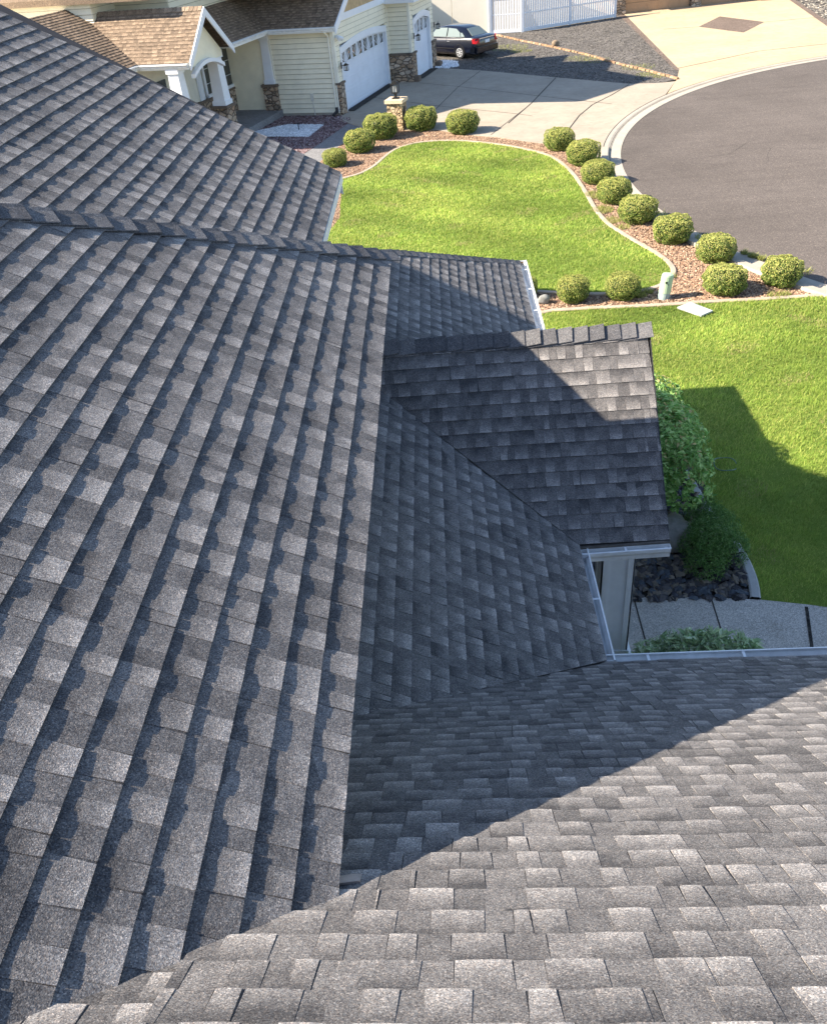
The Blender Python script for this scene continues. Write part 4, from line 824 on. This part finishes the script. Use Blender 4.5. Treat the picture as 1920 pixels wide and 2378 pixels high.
# stone wainscots
def stonebox(lo, hi, cap=True):
    m_ = MB(); m_.box(lo, (hi[0], hi[1], hi[2]-.08), NT); o = m_.build('stone_veneer', STONE, nh)
    if cap: m2 = MB(); m2.box((lo[0]-.04, lo[1]-.04, hi[2]-.08), (hi[0]+.04, hi[1]+.04, hi[2]), NT); m2.build('stone_cap', CAPS, o)
    return o
stonebox((-.05, -.09, 0), (.50, .04, 1.28)); stonebox((6.60, -1.02, 0), (6.82, .03, 1.28)); stonebox((6.60, -1.16, 0), (7.30, -1.0, 1.28)); stonebox((10.0, -1.16, 0), (10.6, -1.0, 1.28))
# garage doors
def arch_door(s0, s1, t, h, nwin):
    d = MB(); tt = t+.10; n = 4; hh = h/n
    for i in range(n): 
        d.box((s0, tt, i*hh+.012), (s1, tt+.04, (i+1)*hh-.006), NT)
        if i < n-1:
            for zz in (.16, .40): d.box((s0+.08, tt-.010, i*hh+zz*hh+.02), (s1-.08, tt, i*hh+zz*hh+.05), NT)
    d.box((s0, tt+.012, 0), (s1, tt+.05, h), NT)
    door = d.build('garage_door', DOORW, nh)
    wn = (s1-s0)/nwin
    for i in range(nwin):
        a, b = s0+i*wn+.10, s0+(i+1)*wn-.10; zb, zt = h-hh+.04, h-.03; mid = (s0+s1)/2; 
        rise = lambda s_: -.16*((s_-mid)/((s1-s0)/2))**2
        w_ = MB(); w_.prism([NP(a, tt-.012, zb), NP(b, tt-.012, zb), NP(b, tt-.012, zt+rise(b)), NP(a, tt-.012, zt+rise(a))], tuple(-wN*-.006)); wo = w_.build('door_window', WGLASS, door)
        f_ = MB()
        for p, q in (((a, zb), (b, zb)), ((b, zb), (b, zt+rise(b))), ((b, zt+rise(b)), (a, zt+rise(a))), ((a, zt+rise(a)), (a, zb))): f_.beam(NP(p[0], tt-.02, p[1]), NP(q[0], tt-.02, q[1]), .035, .03, up=tuple(wN))
        o_ = (b if i % 2 == 0 else a, zb); W = b-a; Hh = zt-zb
        for an in (25, 45, 65):
            ex = W*math.cos(math.radians(an))*(-1 if i % 2 == 0 else 1); ez = Hh*1.1*math.sin(math.radians(an)); f_.beam(NP(o_[0], tt-.018, o_[1]), NP(o_[0]+ex*.95, tt-.018, min(zt-.02, o_[1]+ez)), .022, .014, up=tuple(wN))
        f_.build('window_frame', TRIMW, wo)
    # arched head and jambs
    f = MB(); mid = (s0+s1)/2; hw = (s1-s0)/2; K = 14
    for i in range(K):
        x0 = s0-.02+(s1-s0+.04)*i/K; x1 = s0-.02+(s1-s0+.04)*(i+1)/K; zz = lambda x: h+.03-.34*((x-mid)/hw)**2*.55
        f.prism([NP(x0, t-.05, zz(x0)-.0), NP(x1, t-.05, zz(x1)-.0), NP(x1, t-.05, zz(x1)+.26), NP(x0, t-.05, zz(x0)+.26)], tuple(wN*.16))
    f.box((s0-.16, t-.05, 0), (s0-.0, t+.11, h+.1), NT); f.box((s1, t-.05, 0), (s1+.16, t+.11, h+.1), NT); f.build('door_trim', TRIMW, nh)
    g = MB(); g.box((s0-.02, t-.34, .058), (s1+.02, t+.02, .066), NT); g.build('door_threshold', JOINT, nh)
arch_door(.66, 6.28, 0.0, 2.42, 8)
arch_door(7.42, 9.86, -1.06, 2.50, 4)
# roofs of the garage and porch
rs = .58
def nroof(name, s_eave, z_eave, sdir, t0, t1, run, seed, hps=[], mats=SHN, e=.15):
    P0_ = NP(s_eave, t0 if True else t1, z_eave); return shingle_plane(name, P0_, wN, -aN*sdir, rs, 0, t1-t0, run*math.sqrt(1+rs*rs), hps, mats, nh, e=e, T=.012, H2=.004, seed=seed, tabw=(.10, .26))
crs = math.sqrt(1+rs*rs)
nroof('roof_slope', -.42, 3.40, 1, -.34, 8.5, 5.6, 71, [(1, -(rs/.52)/crs, 3.07)])
# porch slope facing +b (eave along s at t=2.73), from s=-.42 back to the entry gable
sp_ = .52; csp = math.sqrt(1+sp_*sp_)
P0_ = NP(-3.55, 2.73, 3.40); shingle_plane('roof_slope', P0_, aN, -wN, sp_, 0, 7.0, 2.0*csp, [(1, -(sp_/rs)*1.0/csp*1.0-.0, 3.13)], SHN, nh, e=.15, T=.012, H2=.004, seed=72, tabw=(.10, .26))
# entry gable, ridge along t at s=-5.3
gz, gp, gs = 3.30, .90, -5.3; cg = math.sqrt(1+gp*gp); hwid = 1.66
shingle_plane('roof_slope', NP(gs-hwid, 2.62, gz), wN, -aN, gp, 0, 5.2, hwid*cg, [], SHN, nh, e=.15, T=.012, H2=.004, seed=73, tabw=(.10, .26))
shingle_plane('roof_slope', NP(gs+hwid, 2.62, gz), wN, aN, gp, 0, 5.2, hwid*cg, [], SHN, nh, e=.15, T=.012, H2=.004, seed=74, tabw=(.10, .26))
caps('ridge_cap', NP(gs, 2.62, gz+hwid*gp+.01), NP(gs, 7.4, gz+hwid*gp+.01), nrm(-aN-np.array([0, 0, gp])), nrm(aN-np.array([0, 0, gp])), SHN, nh, e=.17, hw=.16, T=.02)
mb = MB()
for sgn in (-1, 1):
    mb.prism([NP(gs, 2.60, gz+hwid*gp+.02), NP(gs+sgn*(hwid+.02), 2.60, gz-.0), NP(gs+sgn*(hwid+.02), 2.60, gz-.24), NP(gs, 2.60, gz+hwid*gp-.27)], tuple(-wN*.05))
mb.build('barge_board', TRIMW, nh)
mb = MB(); mb.prism([NP(gs-1.35, 2.95, 3.05), NP(gs+1.35, 2.95, 3.05), NP(gs+1.35, 2.95, 3.28), NP(gs, 2.95, 4.5), NP(gs-1.35, 2.95, 3.28)], tuple(wN*.1)); mb.build('gable_wall', CREAM, nh)
# arched opening trim between the gable columns
mb = MB(); K = 10
for i in range(K):
    x0 = -1.15+2.3*i/K; x1 = -1.15+2.3*(i+1)/K; zz = lambda x: 2.72+.32*(1-(x/1.15)**2)
    mb.prism([NP(gs+x0, 2.78, zz(x0)), NP(gs+x1, 2.78, zz(x1)), NP(gs+x1, 2.78, zz(x1)+.13), NP(gs+x0, 2.78, zz(x0)+.13)], tuple(wN*.16))
mb.build('arch_trim', TRIMW, nh)
# left main roof slope (faces +b, eave t=4.75)
shingle_plane('roof_slope', NP(-13, 4.75, 3.30), aN, -wN, .5, 0, 7.6, 3.4*1.118, [(1, -.497, 6.04)], SHN, nh, e=.15, T=.012, H2=.004, seed=75, tabw=(.10, .26))
mb = MB(); mb.prism([NP(-13, 4.75, 3.27), NP(-3.5, 4.75, 3.27), NP(-3.5, 8.2, 3.27+1.72), NP(-13, 8.2, 3.27+1.72)], (0, 0, -.08)); mb.prism([NP(-.42, -.33, 3.37), NP(-.42, 2.73, 3.37), NP(5, 2.73, 3.37+5.42*rs), NP(5, -.33, 3.37+5.42*rs)], (0, 0, -.08)); mb.prism([NP(-3.6, 2.74, 3.37), NP(2, 2.74, 3.37), NP(2, 4.8, 3.37+2.06*sp_), NP(-3.6, 4.8, 3.37+2.06*sp_)], (0, 0, -.08)); mb.build('roof_deck', TRIMW, nh)
# gutters
def ngut(a, b, outv): return gutter('gutter', a, b, outv, nh, wd=.13, ht=.13, hangers=False)
ngut(NP(-.42, -.30, 3.39), NP(-.42, 2.73, 3.39), -aN); ngut(NP(-.42, 2.73, 3.39), NP(-3.6, 2.73, 3.39), -wN)
ngut(NP(gs-hwid-.0, 2.66, gz-.02), NP(gs-hwid, 4.75, gz-.02), -aN); ngut(NP(gs-hwid, 4.75, 3.28), NP(-13, 4.75, 3.28), -wN)
mb = MB(); mb.prism([NP(-.42, 0.0, 3.25), NP(-.42, 2.9, 3.25), NP(.05, 2.9, 3.25), NP(.05, 0, 3.25)], (0, 0, .03)); mb.prism([NP(-3.5, 2.78, 3.22), NP(.9, 2.78, 3.22), NP(.9, 5.1, 3.22), NP(-3.5, 5.1, 3.22)], (0, 0, .03)); mb.build('soffit', CREAML, nh)
# garage rake board, belly band, shake gable
mb = MB(); mb.prism([NP(-.44, -.36, 3.42), NP(-.44, -.36, 3.14), NP(5.2, -.36, 3.14+5.64*rs), NP(5.2, -.36, 3.42+5.64*rs)], tuple(wN*.05)); mb.build('barge_board', TRIMW, nh)
mb = MB(); mb.box((.1, -.05, 3.42), (9.4, .0, 3.66), NT); mb.build('band_board', TRIMW, nh)
mb = MB(); mb.box((6.4, -1.5, 3.36), (10.7, -.0, 3.52), NT); mb.build('eave_board', TRIMW, nh)
mb = MB(); mb.box((1.4, -.02, 3.66), (9.4, .02, 6.0), NT); mb.build('shake_gable', simple('tan shake siding', (.50, .36, .20), .8, .2, .2, 6, .5, 20), nh)
# upper storey (mostly above the picture), with parts added for the driveway shadow
mb = MB(); mb.box((-5.6, 7.05, 3.4), (6.4, 14, 6.3), NT); mb.box((-4.1, 4.72, 3.9), (6.4, 7.1, 6.3), NT); mb.box((-.1, .3, 4.75), (6.3, 4.8, 8.2), NT); up_ = mb.build('wall_core', CREAML, nh)  # last box: unseen bay added to shade the driveway
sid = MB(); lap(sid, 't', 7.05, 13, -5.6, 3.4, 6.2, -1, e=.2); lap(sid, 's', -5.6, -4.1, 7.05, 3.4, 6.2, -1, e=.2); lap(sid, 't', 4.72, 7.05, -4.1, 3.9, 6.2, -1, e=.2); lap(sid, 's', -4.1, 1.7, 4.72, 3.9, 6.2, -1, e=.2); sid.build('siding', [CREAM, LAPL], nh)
mb = MB(); pk_ = 9.5
for t0, t1, s0, s1 in ((-.3, 5, -2.2, 6.7), (4.3, 14.4, -5.9, 6.7)):  # first piece: overhang deepened out of view to widen the driveway shadow
    z = lambda s: pk_-.6*abs(s-1.0)
    mb.prism([NP(s0, t0, z(s0)), NP(1.0, t0, pk_), NP(s1, t0, z(s1)), NP(s1, t0, z(s1)-.2), NP(1.0, t0, pk_-.2), NP(s0, t0, z(s0)-.2)], tuple(wN*(t1-t0)))
mb.prism([NP(-5.6, 4.75, 6.1), NP(6.3, 4.75, 6.1), NP(1, 4.75, pk_-.2)], tuple(wN*9)); mb.build('roof_slope', SHN, nh)
# porch: slab, columns, window wall
mb = MB(); mb.box((-8, 2.72, 0), (.92, 5.4, .30), NT); mb.build('porch_slab', GRAYC, nh)
mb = MB(); mb.box((-8, 4.98, .3), (.95, 5.15, 3.3), NT); mb.build('porch_wall', CREAML, nh)
stonebox((-4.6, 4.86, .3), (.88, 4.98, 1.25))
def ncol(s, t, zb, stone=True, w0=.17, w1=.21):
    root = nh
    if stone:
        m_ = MB(); m_.box((s-.32, t-.32, .3), (s+.32, t+.32, 1.22), NT); so_ = m_.build('column_pier', STONE, nh); m2 = MB(); m2.box((s-.37, t-.37, 1.22), (s+.37, t+.37, 1.32), NT); m2.build('stone_cap', CAPS, so_); zb = 1.32
    m_ = MB(); V = []
    for zz, ww in ((zb+.14, w1), (3.0, w0)):
        V += [NP(s-ww, t-ww, zz), NP(s+ww, t-ww, zz), NP(s+ww, t+ww, zz), NP(s-ww, t+ww, zz)]
    m_.add(V, [(0, 3, 2, 1), (4, 5, 6, 7), (0, 1, 5, 4), (1, 2, 6, 5), (2, 3, 7, 6), (3, 0, 4, 7)]); m_.box((s-w1-.04, t-w1-.04, zb), (s+w1+.04, t+w1+.04, zb+.16), NT); m_.box((s-w0-.05, t-w0-.05, 2.96), (s+w0+.05, t+w0+.05, 3.22), NT)
    m_.build('porch_column', TRIMW, nh)
ncol(.12, 3.10, 1.3); ncol(gs+1.45, 3.38, .3, stone=True, w0=.20, w1=.25); ncol(gs-1.45, 3.38, .3, stone=True, w0=.20, w1=.25)
wi = MB(); wi.box((-2.25, 4.93, 1.35), (.15, 4.99, 2.85), NT); wo = wi.build('window', WGLASS, nh)
f_ = MB()
for s_ in (-2.35, -1.35, -.85, .10): f_.box((s_, 4.88, 1.25), (s_+.12, 4.95, 2.95), NT)
for z_ in (1.25, 2.85): f_.box((-2.35, 4.88, z_), (.22, 4.95, z_+.12), NT)
for s_ in (-1.8,): f_.box((s_, 4.91, 1.3), (s_+.014, 4.935, 2.9), NT)
for z_ in (1.75, 2.3): f_.box((-2.3, 4.90, z_), (.12, 4.94, z_+.014), NT)
f_.build('window_frame', TRIMW, wo)
sh_ = MB()
for s_ in (-2.85, .26):
    sh_ = MB(); sh_.box((s_, 4.93, 1.25), (s_+.40, 4.97, 2.95), NT)
    for z_ in (1.32, 2.14): sh_.box((s_+.06, 4.915, z_), (s_+.34, 4.93, z_+.7), NT)
    sh_.build('shutter', TRIMW, nh)
dr_ = MB(); dr_.box((-6.2, 4.93, .3), (-5.1, 4.99, 2.5), NT); dr_.build('entry_door', GLASSD, nh)
# downspout with black elbow, outlet, lights
mb = MB(); mb.tube([NP(-.50, .25, 3.30), NP(-.28, .22, 3.18), NP(-.06, .18, 3.0), NP(-.06, .18, .35)], .045, 8); mb.build('downspout', CREAML, nh)
mb = MB(); mb.tube([NP(-.06, .18, .35), NP(-.10, .16, .2), NP(-.35, .25, .08)], .065, 8); mb.build('drain_elbow', BLACK, nh)
mb = MB(); mb.box((-.05, 1.18, .62), (-.02, 1.32, .9), NT); mb.tube([NP(-.035, 1.25, .64), NP(-.04, 1.22, .3), NP(-.06, 1.2, .05)], .02, 6); mb.build('outlet_conduit', simple('pvc', (.66, .62, .54), .5, .3), nh)
mb = MB(); mb.tube([NP(.2, -.05, 2.95), NP(.2, -.17, 2.95)], .06, 8); mb.tube([NP(.15, -.16, 2.95), NP(.05, -.28, 2.86)], [.05, .08], 8); mb.tube([NP(.25, -.16, 2.95), NP(.36, -.28, 2.84)], [.05, .08], 8); mb.build('floodlight', TRIMW, nh)
mb = MB(); mb.box((.84, 4.05, .85), (.9, 4.2, 1.0), NT); mb.build('hose_bib', TRIMW, nh)
def NLT(c): return lambda x, y, z: tuple(np.array(c)-wN*x+aN*y+np.array([0, 0, z]))
for s_, t_, z_ in ((.33, -.31, 1.55), (6.98, -1.40, 1.62), (10.35, -1.40, 1.62)): lantern(NLT(NP(s_, t_, z_)), nh, 'wall_lantern', True, .8)
# a few foot stones at the garage corners
mb = MB(); mb.box((6.62, -1.42, 0), (6.95, -1.16, .28), NT); mb.box((10.3, -1.42, 0), (10.75, -1.16, .26), NT); mb.build('foot_stone', CAPS, nh)

# ================================================================== SOLID PANELS, PICKET FENCE, TAN GARAGE HOUSE
FW = simple('white vinyl', (.74, .76, .80), .5, .35, .03, 2); FCR = simple('cream vinyl panel', (.80, .74, .62), .5, .3, .03, 2)
f0 = np.array([3.52, 58.25]); f1 = np.array([5.40, 57.95]); f2 = np.array([11.35, 60.63]); 
pf = empty('picket_fence', (f1[0], f1[1], 0)); tag(pf, 'tall white picket fence behind the gravel parking area', 'fence')
for seg in ((f0, f1), (f1, f2)):
    L = np.linalg.norm(seg[1]-seg[0]); d = (seg[1]-seg[0])/L; q = np.array([d[1], -d[0]]); n = int(L/.155); mb = MB()
    T = lambda x, y, z: (seg[0][0]+d[0]*x+q[0]*y, seg[0][1]+d[1]*x+q[1]*y, z)
    for i in range(n): mb.box((.06+i*.155, -.012, .08), (.06+i*.155+.118, .012, 1.84), T)
    mb.build('picket_panel', FW, pf)
    mb = MB(); mb.box((0, -.03, .06), (L, .03, .24), T); mb.box((0, -.03, 1.80), (L, .03, 1.92), T); mb.box((0, -.025, 1.0), (L, .015, 1.06), T); mb.build('rail', FW, pf)
for p in (f0, f1, (f1+f2)/2, f2):
    mb = MB(); mb.box((p[0]-.07, p[1]-.07, 0), (p[0]+.07, p[1]+.07, 1.98)); mb.box((p[0]-.09, p[1]-.09, 1.98), (p[0]+.09, p[1]+.09, 2.03)); mb.build('fence_post', FW, pf)
e0 = np.array([3.44, 58.3]); e1 = np.array([-.9, 58.9]); e2 = np.array([-1.3, 54.0]); sf = empty('panel_fence', (e0[0], e0[1], 0)); tag(sf, 'solid cream privacy panels behind the dark blue car', 'fence')
for seg in ((e0, e1), (e1, e2)):
    L = np.linalg.norm(seg[1]-seg[0]); n = max(1, round(L/2.2)); d = (seg[1]-seg[0])/L
    for i in range(n):
        a = seg[0]+d*L*i/n; b = seg[0]+d*(L*(i+1)/n-.03); mb = MB(); mb.beam((*a, 1.35), (*b, 1.35), .05, 2.6); mb.build('fence_panel', FCR, sf)
th_ = empty('tan_house', (13.5, 62.2, 0)); tag(th_, 'house at the top edge with brown garage doors and stone piers', 'house')
d0 = np.array([12.2, 61.95]); dd_ = nrm(np.array([16.0-12.2, 62.55-61.95])); qq = np.array([dd_[1], -dd_[0]])
TT = lambda x, y, z: (d0[0]+dd_[0]*x-qq[0]*y, d0[1]+dd_[1]*x-qq[1]*y, z)
GD = simple('brown garage door paint', (.42, .26, .15), .5, .35, .08, 2)
for x0, x1 in ((.0, 4.2), (4.95, 9.2)):
    mb = MB(); 
    for i in range(4): mb.box((x0, .0, .03+i*.56), (x1, .05, .03+i*.56+.54), TT)
    for i in range(4):
        for k in range(6): 
            w_ = (x1-x0)/6; mb.box((x0+k*w_+.06, -.012, .10+i*.56), (x0+(k+1)*w_-.06, .0, .46+i*.56), TT)
    mb.build('garage_door', GD, th_)
for x0, x1 in ((-.75, -.05), (4.28, 4.88), (9.3, 10.0)):
    mb = MB(); mb.box((x0, -.3, 0), (x1, .1, 1.3), TT); mb.build('stone_pier', STONE, th_)
mb = MB(); mb.box((-.8, .1, 0), (10.2, 9, 3.0), TT); mb.box((-.8, -.02, 2.35), (10.2, .1, 3.0), TT); mb.build('wall', simple('tan stucco', (.45, .36, .26), .8, .2, .06, 3), th_)
mb = MB(); mb.prism([TT(-1.3, -.6, 2.95), TT(10.7, -.6, 2.95), TT(10.7, 9.5, 2.95), TT(-1.3, 9.5, 2.95)], (0, 0, .1)); mb.prism([TT(-1.3, -.6, 3.05), TT(-1.3, 9.5, 3.05), TT(-1.3, 4.5, 5.6)], (np.array(TT(10.7, 0, 0))-np.array(TT(-1.3, 0, 0)))); mb.build('roof', SHN, th_)
boulder('boulder', (21.3, 62.4, .3), .55, (.20, .15, .11), 'dark brown boulder beside the tan driveway at the top right corner', 9, (1.3, .8, .8))
# brick row
br = px((1153.6, 83), (1200, 94), (1292, 113), (1365, 130), (1430, 149), (1500, 166), (1574, 186)); BRK = [simple('terracotta brick %d' % i, c_, .85, .2, .2, 8, .4, 40) for i, c_ in enumerate([(.38, .24, .14), (.44, .30, .20), (.32, .20, .12)])]
B0 = empty('brick_row', (br[0][0], br[0][1], 0)); tag(B0, 'line of orange edging bricks crossing the dark gravel', 'edging')
mb = MB(); k = 0
for a, b in zip(br[:-1], br[1:]):
    a = np.array(a); b = np.array(b); L = np.linalg.norm(b-a); d = (b-a)/L; n = int(L/.30)
    for i in range(n):
        c_ = a+d*(i+.5)*L/n+rng.normal(0, .012, 2); an = rng.normal(0, .06); dd2 = np.array([d[0]*math.cos(an)-d[1]*math.sin(an), d[0]*math.sin(an)+d[1]*math.cos(an)]); p_ = c_-dd2*.13; q_ = c_+dd2*.13
        mb.beam((*p_, .065), (*q_, .065), .11, .09+rng.uniform(-.01, .02), mi=int(rng.integers(0, 3)))
mb.build('bricks', BRK, B0)
# small sprinkler stakes
p_ = G(694, 300, .05); mb = MB(); mb.tube([(p_[0], p_[1], .02), (p_[0], p_[1], .28)], .02, 6); mb.tube([(p_[0], p_[1], .28), (p_[0], p_[1], .31)], [.07, .05], 8); tag(mb.build('path_light', BLACK, loc=(p_[0], p_[1], 0)), 'small black path light standing in the white gravel square', 'light')

# ================================================================== CAR
def build_car():
    rw = G(1072, 137); fr = nrm(np.array([-.72, .69, 0])); lf = np.array([fr[1]*-1, fr[0], 0]); # left side of the car faces the camera? choose side normal towards -y
    side = np.array([-fr[1], fr[0], 0]); side = side if side[1] < 0 else -side
    # origin: ground point below the centre of the rear axle ; x forward, y towards the camera side, z up
    W = .87; org = rw-side*(W-.10); org[2] = .04
    root = empty('sedan', tuple(org)); tag(root, 'dark navy four door sedan parked on gravel beside the garage', 'car')
    def T(x, y, z): return org+1.05*(fr*x+side*y+np.array([0, 0, z*.96]))
    m, nt, b = mat('navy car paint', .22, .6); b.inputs['Base Color'].default_value = (.003, .004, .012, 1); b.inputs['Coat Weight'].default_value = .4; b.inputs['Coat Roughness'].default_value = .05; PAINT = m
    GL = glass_mat('car glass', (.16, .20, .19)); RED = simple('red lamp', (.45, .01, .012), .2, .6, .1); CH = simple('chrome', (.75, .76, .78), .2, .6, .05, 3, metal=.8); RUB = simple('tyre rubber', (.015, .015, .016), .85, .2); ALU = simple('alloy', (.62, .63, .65), .3, .6, .05, 3, metal=.5)
    # body sections along x : (x, half width, sill z, belt z, roof z or None, roof half width)
    S = [(-1.08, .70, .42, .80, .80), (-1.02, .80, .26, .96, .98), (-.85, .85, .22, 1.00, 1.03), (-.45, .87, .20, 1.00, 1.05), (0, .88, .20, .98, 1.02), (.6, .885, .19, .96, 1.0), (1.4, .885, .19, .94, .98), (2.1, .885, .19, .93, .96), (2.7, .875, .20, .88, .93), (3.2, .84, .22, .78, .84), (3.55, .76, .28, .66, .70), (3.68, .62, .40, .55, .56)]
    V = []; F = []; n = 12
    for (x, hw, zs, zb, zc) in S:
        pr = [(-hw*.90, zs), (-hw*.985, zs+.10), (-hw, (zs+zb)/2), (-hw*.975, zb-.10), (-hw*.90, zb), (-hw*.45, zc), (hw*.45, zc), (hw*.90, zb), (hw*.975, zb-.10), (hw, (zs+zb)/2), (hw*.985, zs+.10), (hw*.90, zs)]
        V += [T(x, y, z) for y, z in pr]
    for i in range(len(S)-1):
        for j in range(n): F.append((i*n+j, i*n+(j+1) % n, (i+1)*n+(j+1) % n, (i+1)*n+j))
    F += [tuple(range(n))[::-1], tuple(range((len(S)-1)*n, len(S)*n))]
    bo = mesh_obj('body', V, F, PAINT, root, smooth=True); md = bo.modifiers.new('b', 'BEVEL'); md.width = .03; md.segments = 2; md.limit_method = 'ANGLE'; md.angle_limit = .6
    # cabin
    Cs = [(-.62, .66, 1.02, .64), (-.15, .74, 1.36, .52), (.35, .76, 1.44, .55), (1.1, .76, 1.46, .57), (1.75, .75, 1.38, .56), (2.45, .70, .95, .66)]
    rv = []; top = []
    for (x, hb, zt, ht) in Cs: rv.append((x, hb, zt, ht))
    V = []; 
    for (x, hb, zt, ht) in Cs: V += [T(x, -hb-.04, .96), T(x, -ht, zt-.03), T(x, -ht*.6, zt), T(x, ht*.6, zt), T(x, ht, zt-.03), T(x, hb+.04, .96)]
    F = []
    for i in range(len(Cs)-1):
        for j in range(5): F.append((i*6+j, i*6+j+1, (i+1)*6+j+1, (i+1)*6+j))
    ro = mesh_obj('roof', V, F, PAINT, root, smooth=True)
    # glass: rear window, windscreen, side windows on both sides, lifted 6 mm off the cabin
    def Q(name, pts, o=np.zeros(3), m_=GL, th=.012):
        mb = MB(); P = [np.array(p) for p in pts]; nn = nrm(np.cross(P[1]-P[0], P[2]-P[0])); c0 = T(1, 0, 1.1); nn = nn if nn@(P[0]-c0) > 0 else -nn
        mb.prism([p+nn*.004 for p in P], nn*th); return mb.build(name, m_, root)
    Q('rear_window', [T(-.60, -.56, 1.03), T(-.60, .56, 1.03), T(-.17, .44, 1.345), T(-.17, -.44, 1.345)])
    Q('windscreen', [T(2.40, -.58, .99), T(2.40, .58, .99), T(1.78, .48, 1.365), T(1.78, -.48, 1.365)])
    for sg in (1, -1):
        yb = lambda z: sg*(.775-(z-.98)*.40)
        for nm, pts in (('side_window', [(-.02, 1.01), (.85, .99), (.85, 1.38), (.32, 1.355), (.05, 1.20)]), ('side_window', [(.92, .99), (2.0, .98), (1.72, 1.28), (1.50, 1.37), (.92, 1.385)]), ('quarter_window', [(-.30, 1.03), (-.06, 1.015), (.0, 1.19), (-.1, 1.19)])):
            Q(nm, [T(x, yb(z)+sg*.03, z) for x, z in pts])
        mb = MB(); mb.beam(T(-.35, sg*.80, .985), T(2.1, sg*.80, .965), .012, .02); mb.build('chrome_strip', CH, root)
        # wheels
        for x in (0, 2.70):
            wr = empty('wheel', tuple(T(x, sg*.78, .31))); wr.parent = root; wr.location = Vector(T(x, sg*.78, .31))-Vector(org)
            V = []; F = []; prof = [(.20, -.09), (.29, -.10), (.315, -.08), (.32, 0), (.315, .08), (.29, .10), (.20, .09)]; K = 28
            for k in range(K):
                a = 2*math.pi*k/K
                for r_, y_ in prof: V.append(T(x+r_*math.cos(a), sg*.78+y_, .31+r_*math.sin(a)))
            for k in range(K):
                for j in range(6): F.append((k*7+j, k*7+j+1, ((k+1) % K)*7+j+1, ((k+1) % K)*7+j))
            ty = mesh_obj('tyre', V, F, RUB, wr)
            mb = MB(); mb.tube([T(x, sg*.80, .31), T(x, sg*.87, .31)], [.205, .20], 24, mi=1); mb.tube([T(x, sg*.865, .31), T(x, sg*.885, .31)], .045, 10)
            for k in range(7):
                a = k*2*math.pi/7; mb.beam(T(x+.03*math.cos(a), sg*.878, .31+.03*math.sin(a)), T(x+.195*math.cos(a), sg*.878, .31+.195*math.sin(a)), .045, .016, up=tuple(side))
            V = []; K = 24; Ff = []
            for k in range(K):
                a = 2*math.pi*k/K
                for r_, y_ in ((.175, .885), (.205, .885), (.205, .86), (.175, .86)): V.append(T(x+r_*math.cos(a), sg*y_, .31+r_*math.sin(a)))
            for k in range(K):
                for j in range(4): Ff.append((k*4+j, k*4+(j+1) % 4, ((k+1) % K)*4+(j+1) % 4, ((k+1) % K)*4+j))
            mb.add(V, Ff); mb.build('rim', [ALU, RUB], wr)
            # wheel arch lip
            mb = MB(); mb.tube([T(x+.36*math.cos(a), sg*.872, .31+.36*math.sin(a)) for a in np.linspace(-.1, math.pi+.1, 14)], .022, 6); mb.build('wheel_arch', RUB, root)
        mb = MB(); P = [T(-1.045, sg*.55, .72), T(-1.03, sg*.80, .72), T(-.84, sg*.875, .74), T(-.80, sg*.865, .96), T(-1.0, sg*.76, .98), T(-1.04, sg*.60, .95)]; 
        cc = sum(P)/6; mb.prism([p-fr*.03 for p in P], -fr*.0+side*sg*.012+np.array([0, 0, 0])-fr*.02); mb.build('tail_lamp', RED, root)
        for x in (.72, 1.75): 
            mb = MB(); mb.beam(T(x-.09, sg*.893, .80), T(x+.09, sg*.893, .80), .02, .03); mb.build('door_handle', CH if x < 2 else PAINT, root)
        mb = MB(); 
        for x in (-.02, .88, 1.95): mb.beam(T(x, sg*.888, .28), T(x, sg*.865, .93), .008, .006, up=tuple(fr))
        mb.beam(T(.35, sg*.892, .48), T(2.3, sg*.892, .48), .02, .03); mb.build('door_seam', RUB, root)
        mb = MB(); mb.box((2.05, min(sg*.86, sg*1.02), .95), (2.17, max(sg*.86, sg*1.02), 1.07), lambda x, y, z: tuple(T(x, y, z))); mb.build('side_mirror', PAINT, root)
    mb = MB(); mb.beam(T(-1.065, -.56, .93), T(-1.065, .56, .93), .03, .035); mb.build('chrome_strip', CH, root)
    mb = MB(); mb.prism([T(-1.09, -.17, .70), T(-1.09, .17, .70), T(-1.085, .17, .84), T(-1.085, -.17, .84)], tuple(-fr*.012)); mb.build('licence_plate', simple('plate', (.75, .77, .8), .4, .4), root)
    mb = MB(); mb.prism([T(-1.12, -.78, .30), T(-1.12, .78, .30), T(-1.14, .78, .56), T(-1.14, -.78, .56)], tuple(fr*.16)); mb.prism([T(-.98, -.86, .28), T(-.98, .86, .28), T(-1.0, .86, .58), T(-1.0, -.86, .58)], tuple(fr*.3)); mb.build('bumper', PAINT, root)
    mb = MB()
    for y in (-.35, .35): mb.box((.1, y-.22, .55), (.3, y+.22, 1.12), lambda x, y, z: tuple(T(x, y, z))); mb.box((1.1, y-.22, .55), (1.25, y+.22, 1.2), lambda x, y, z: tuple(T(x, y, z)))
    return root
build_car()
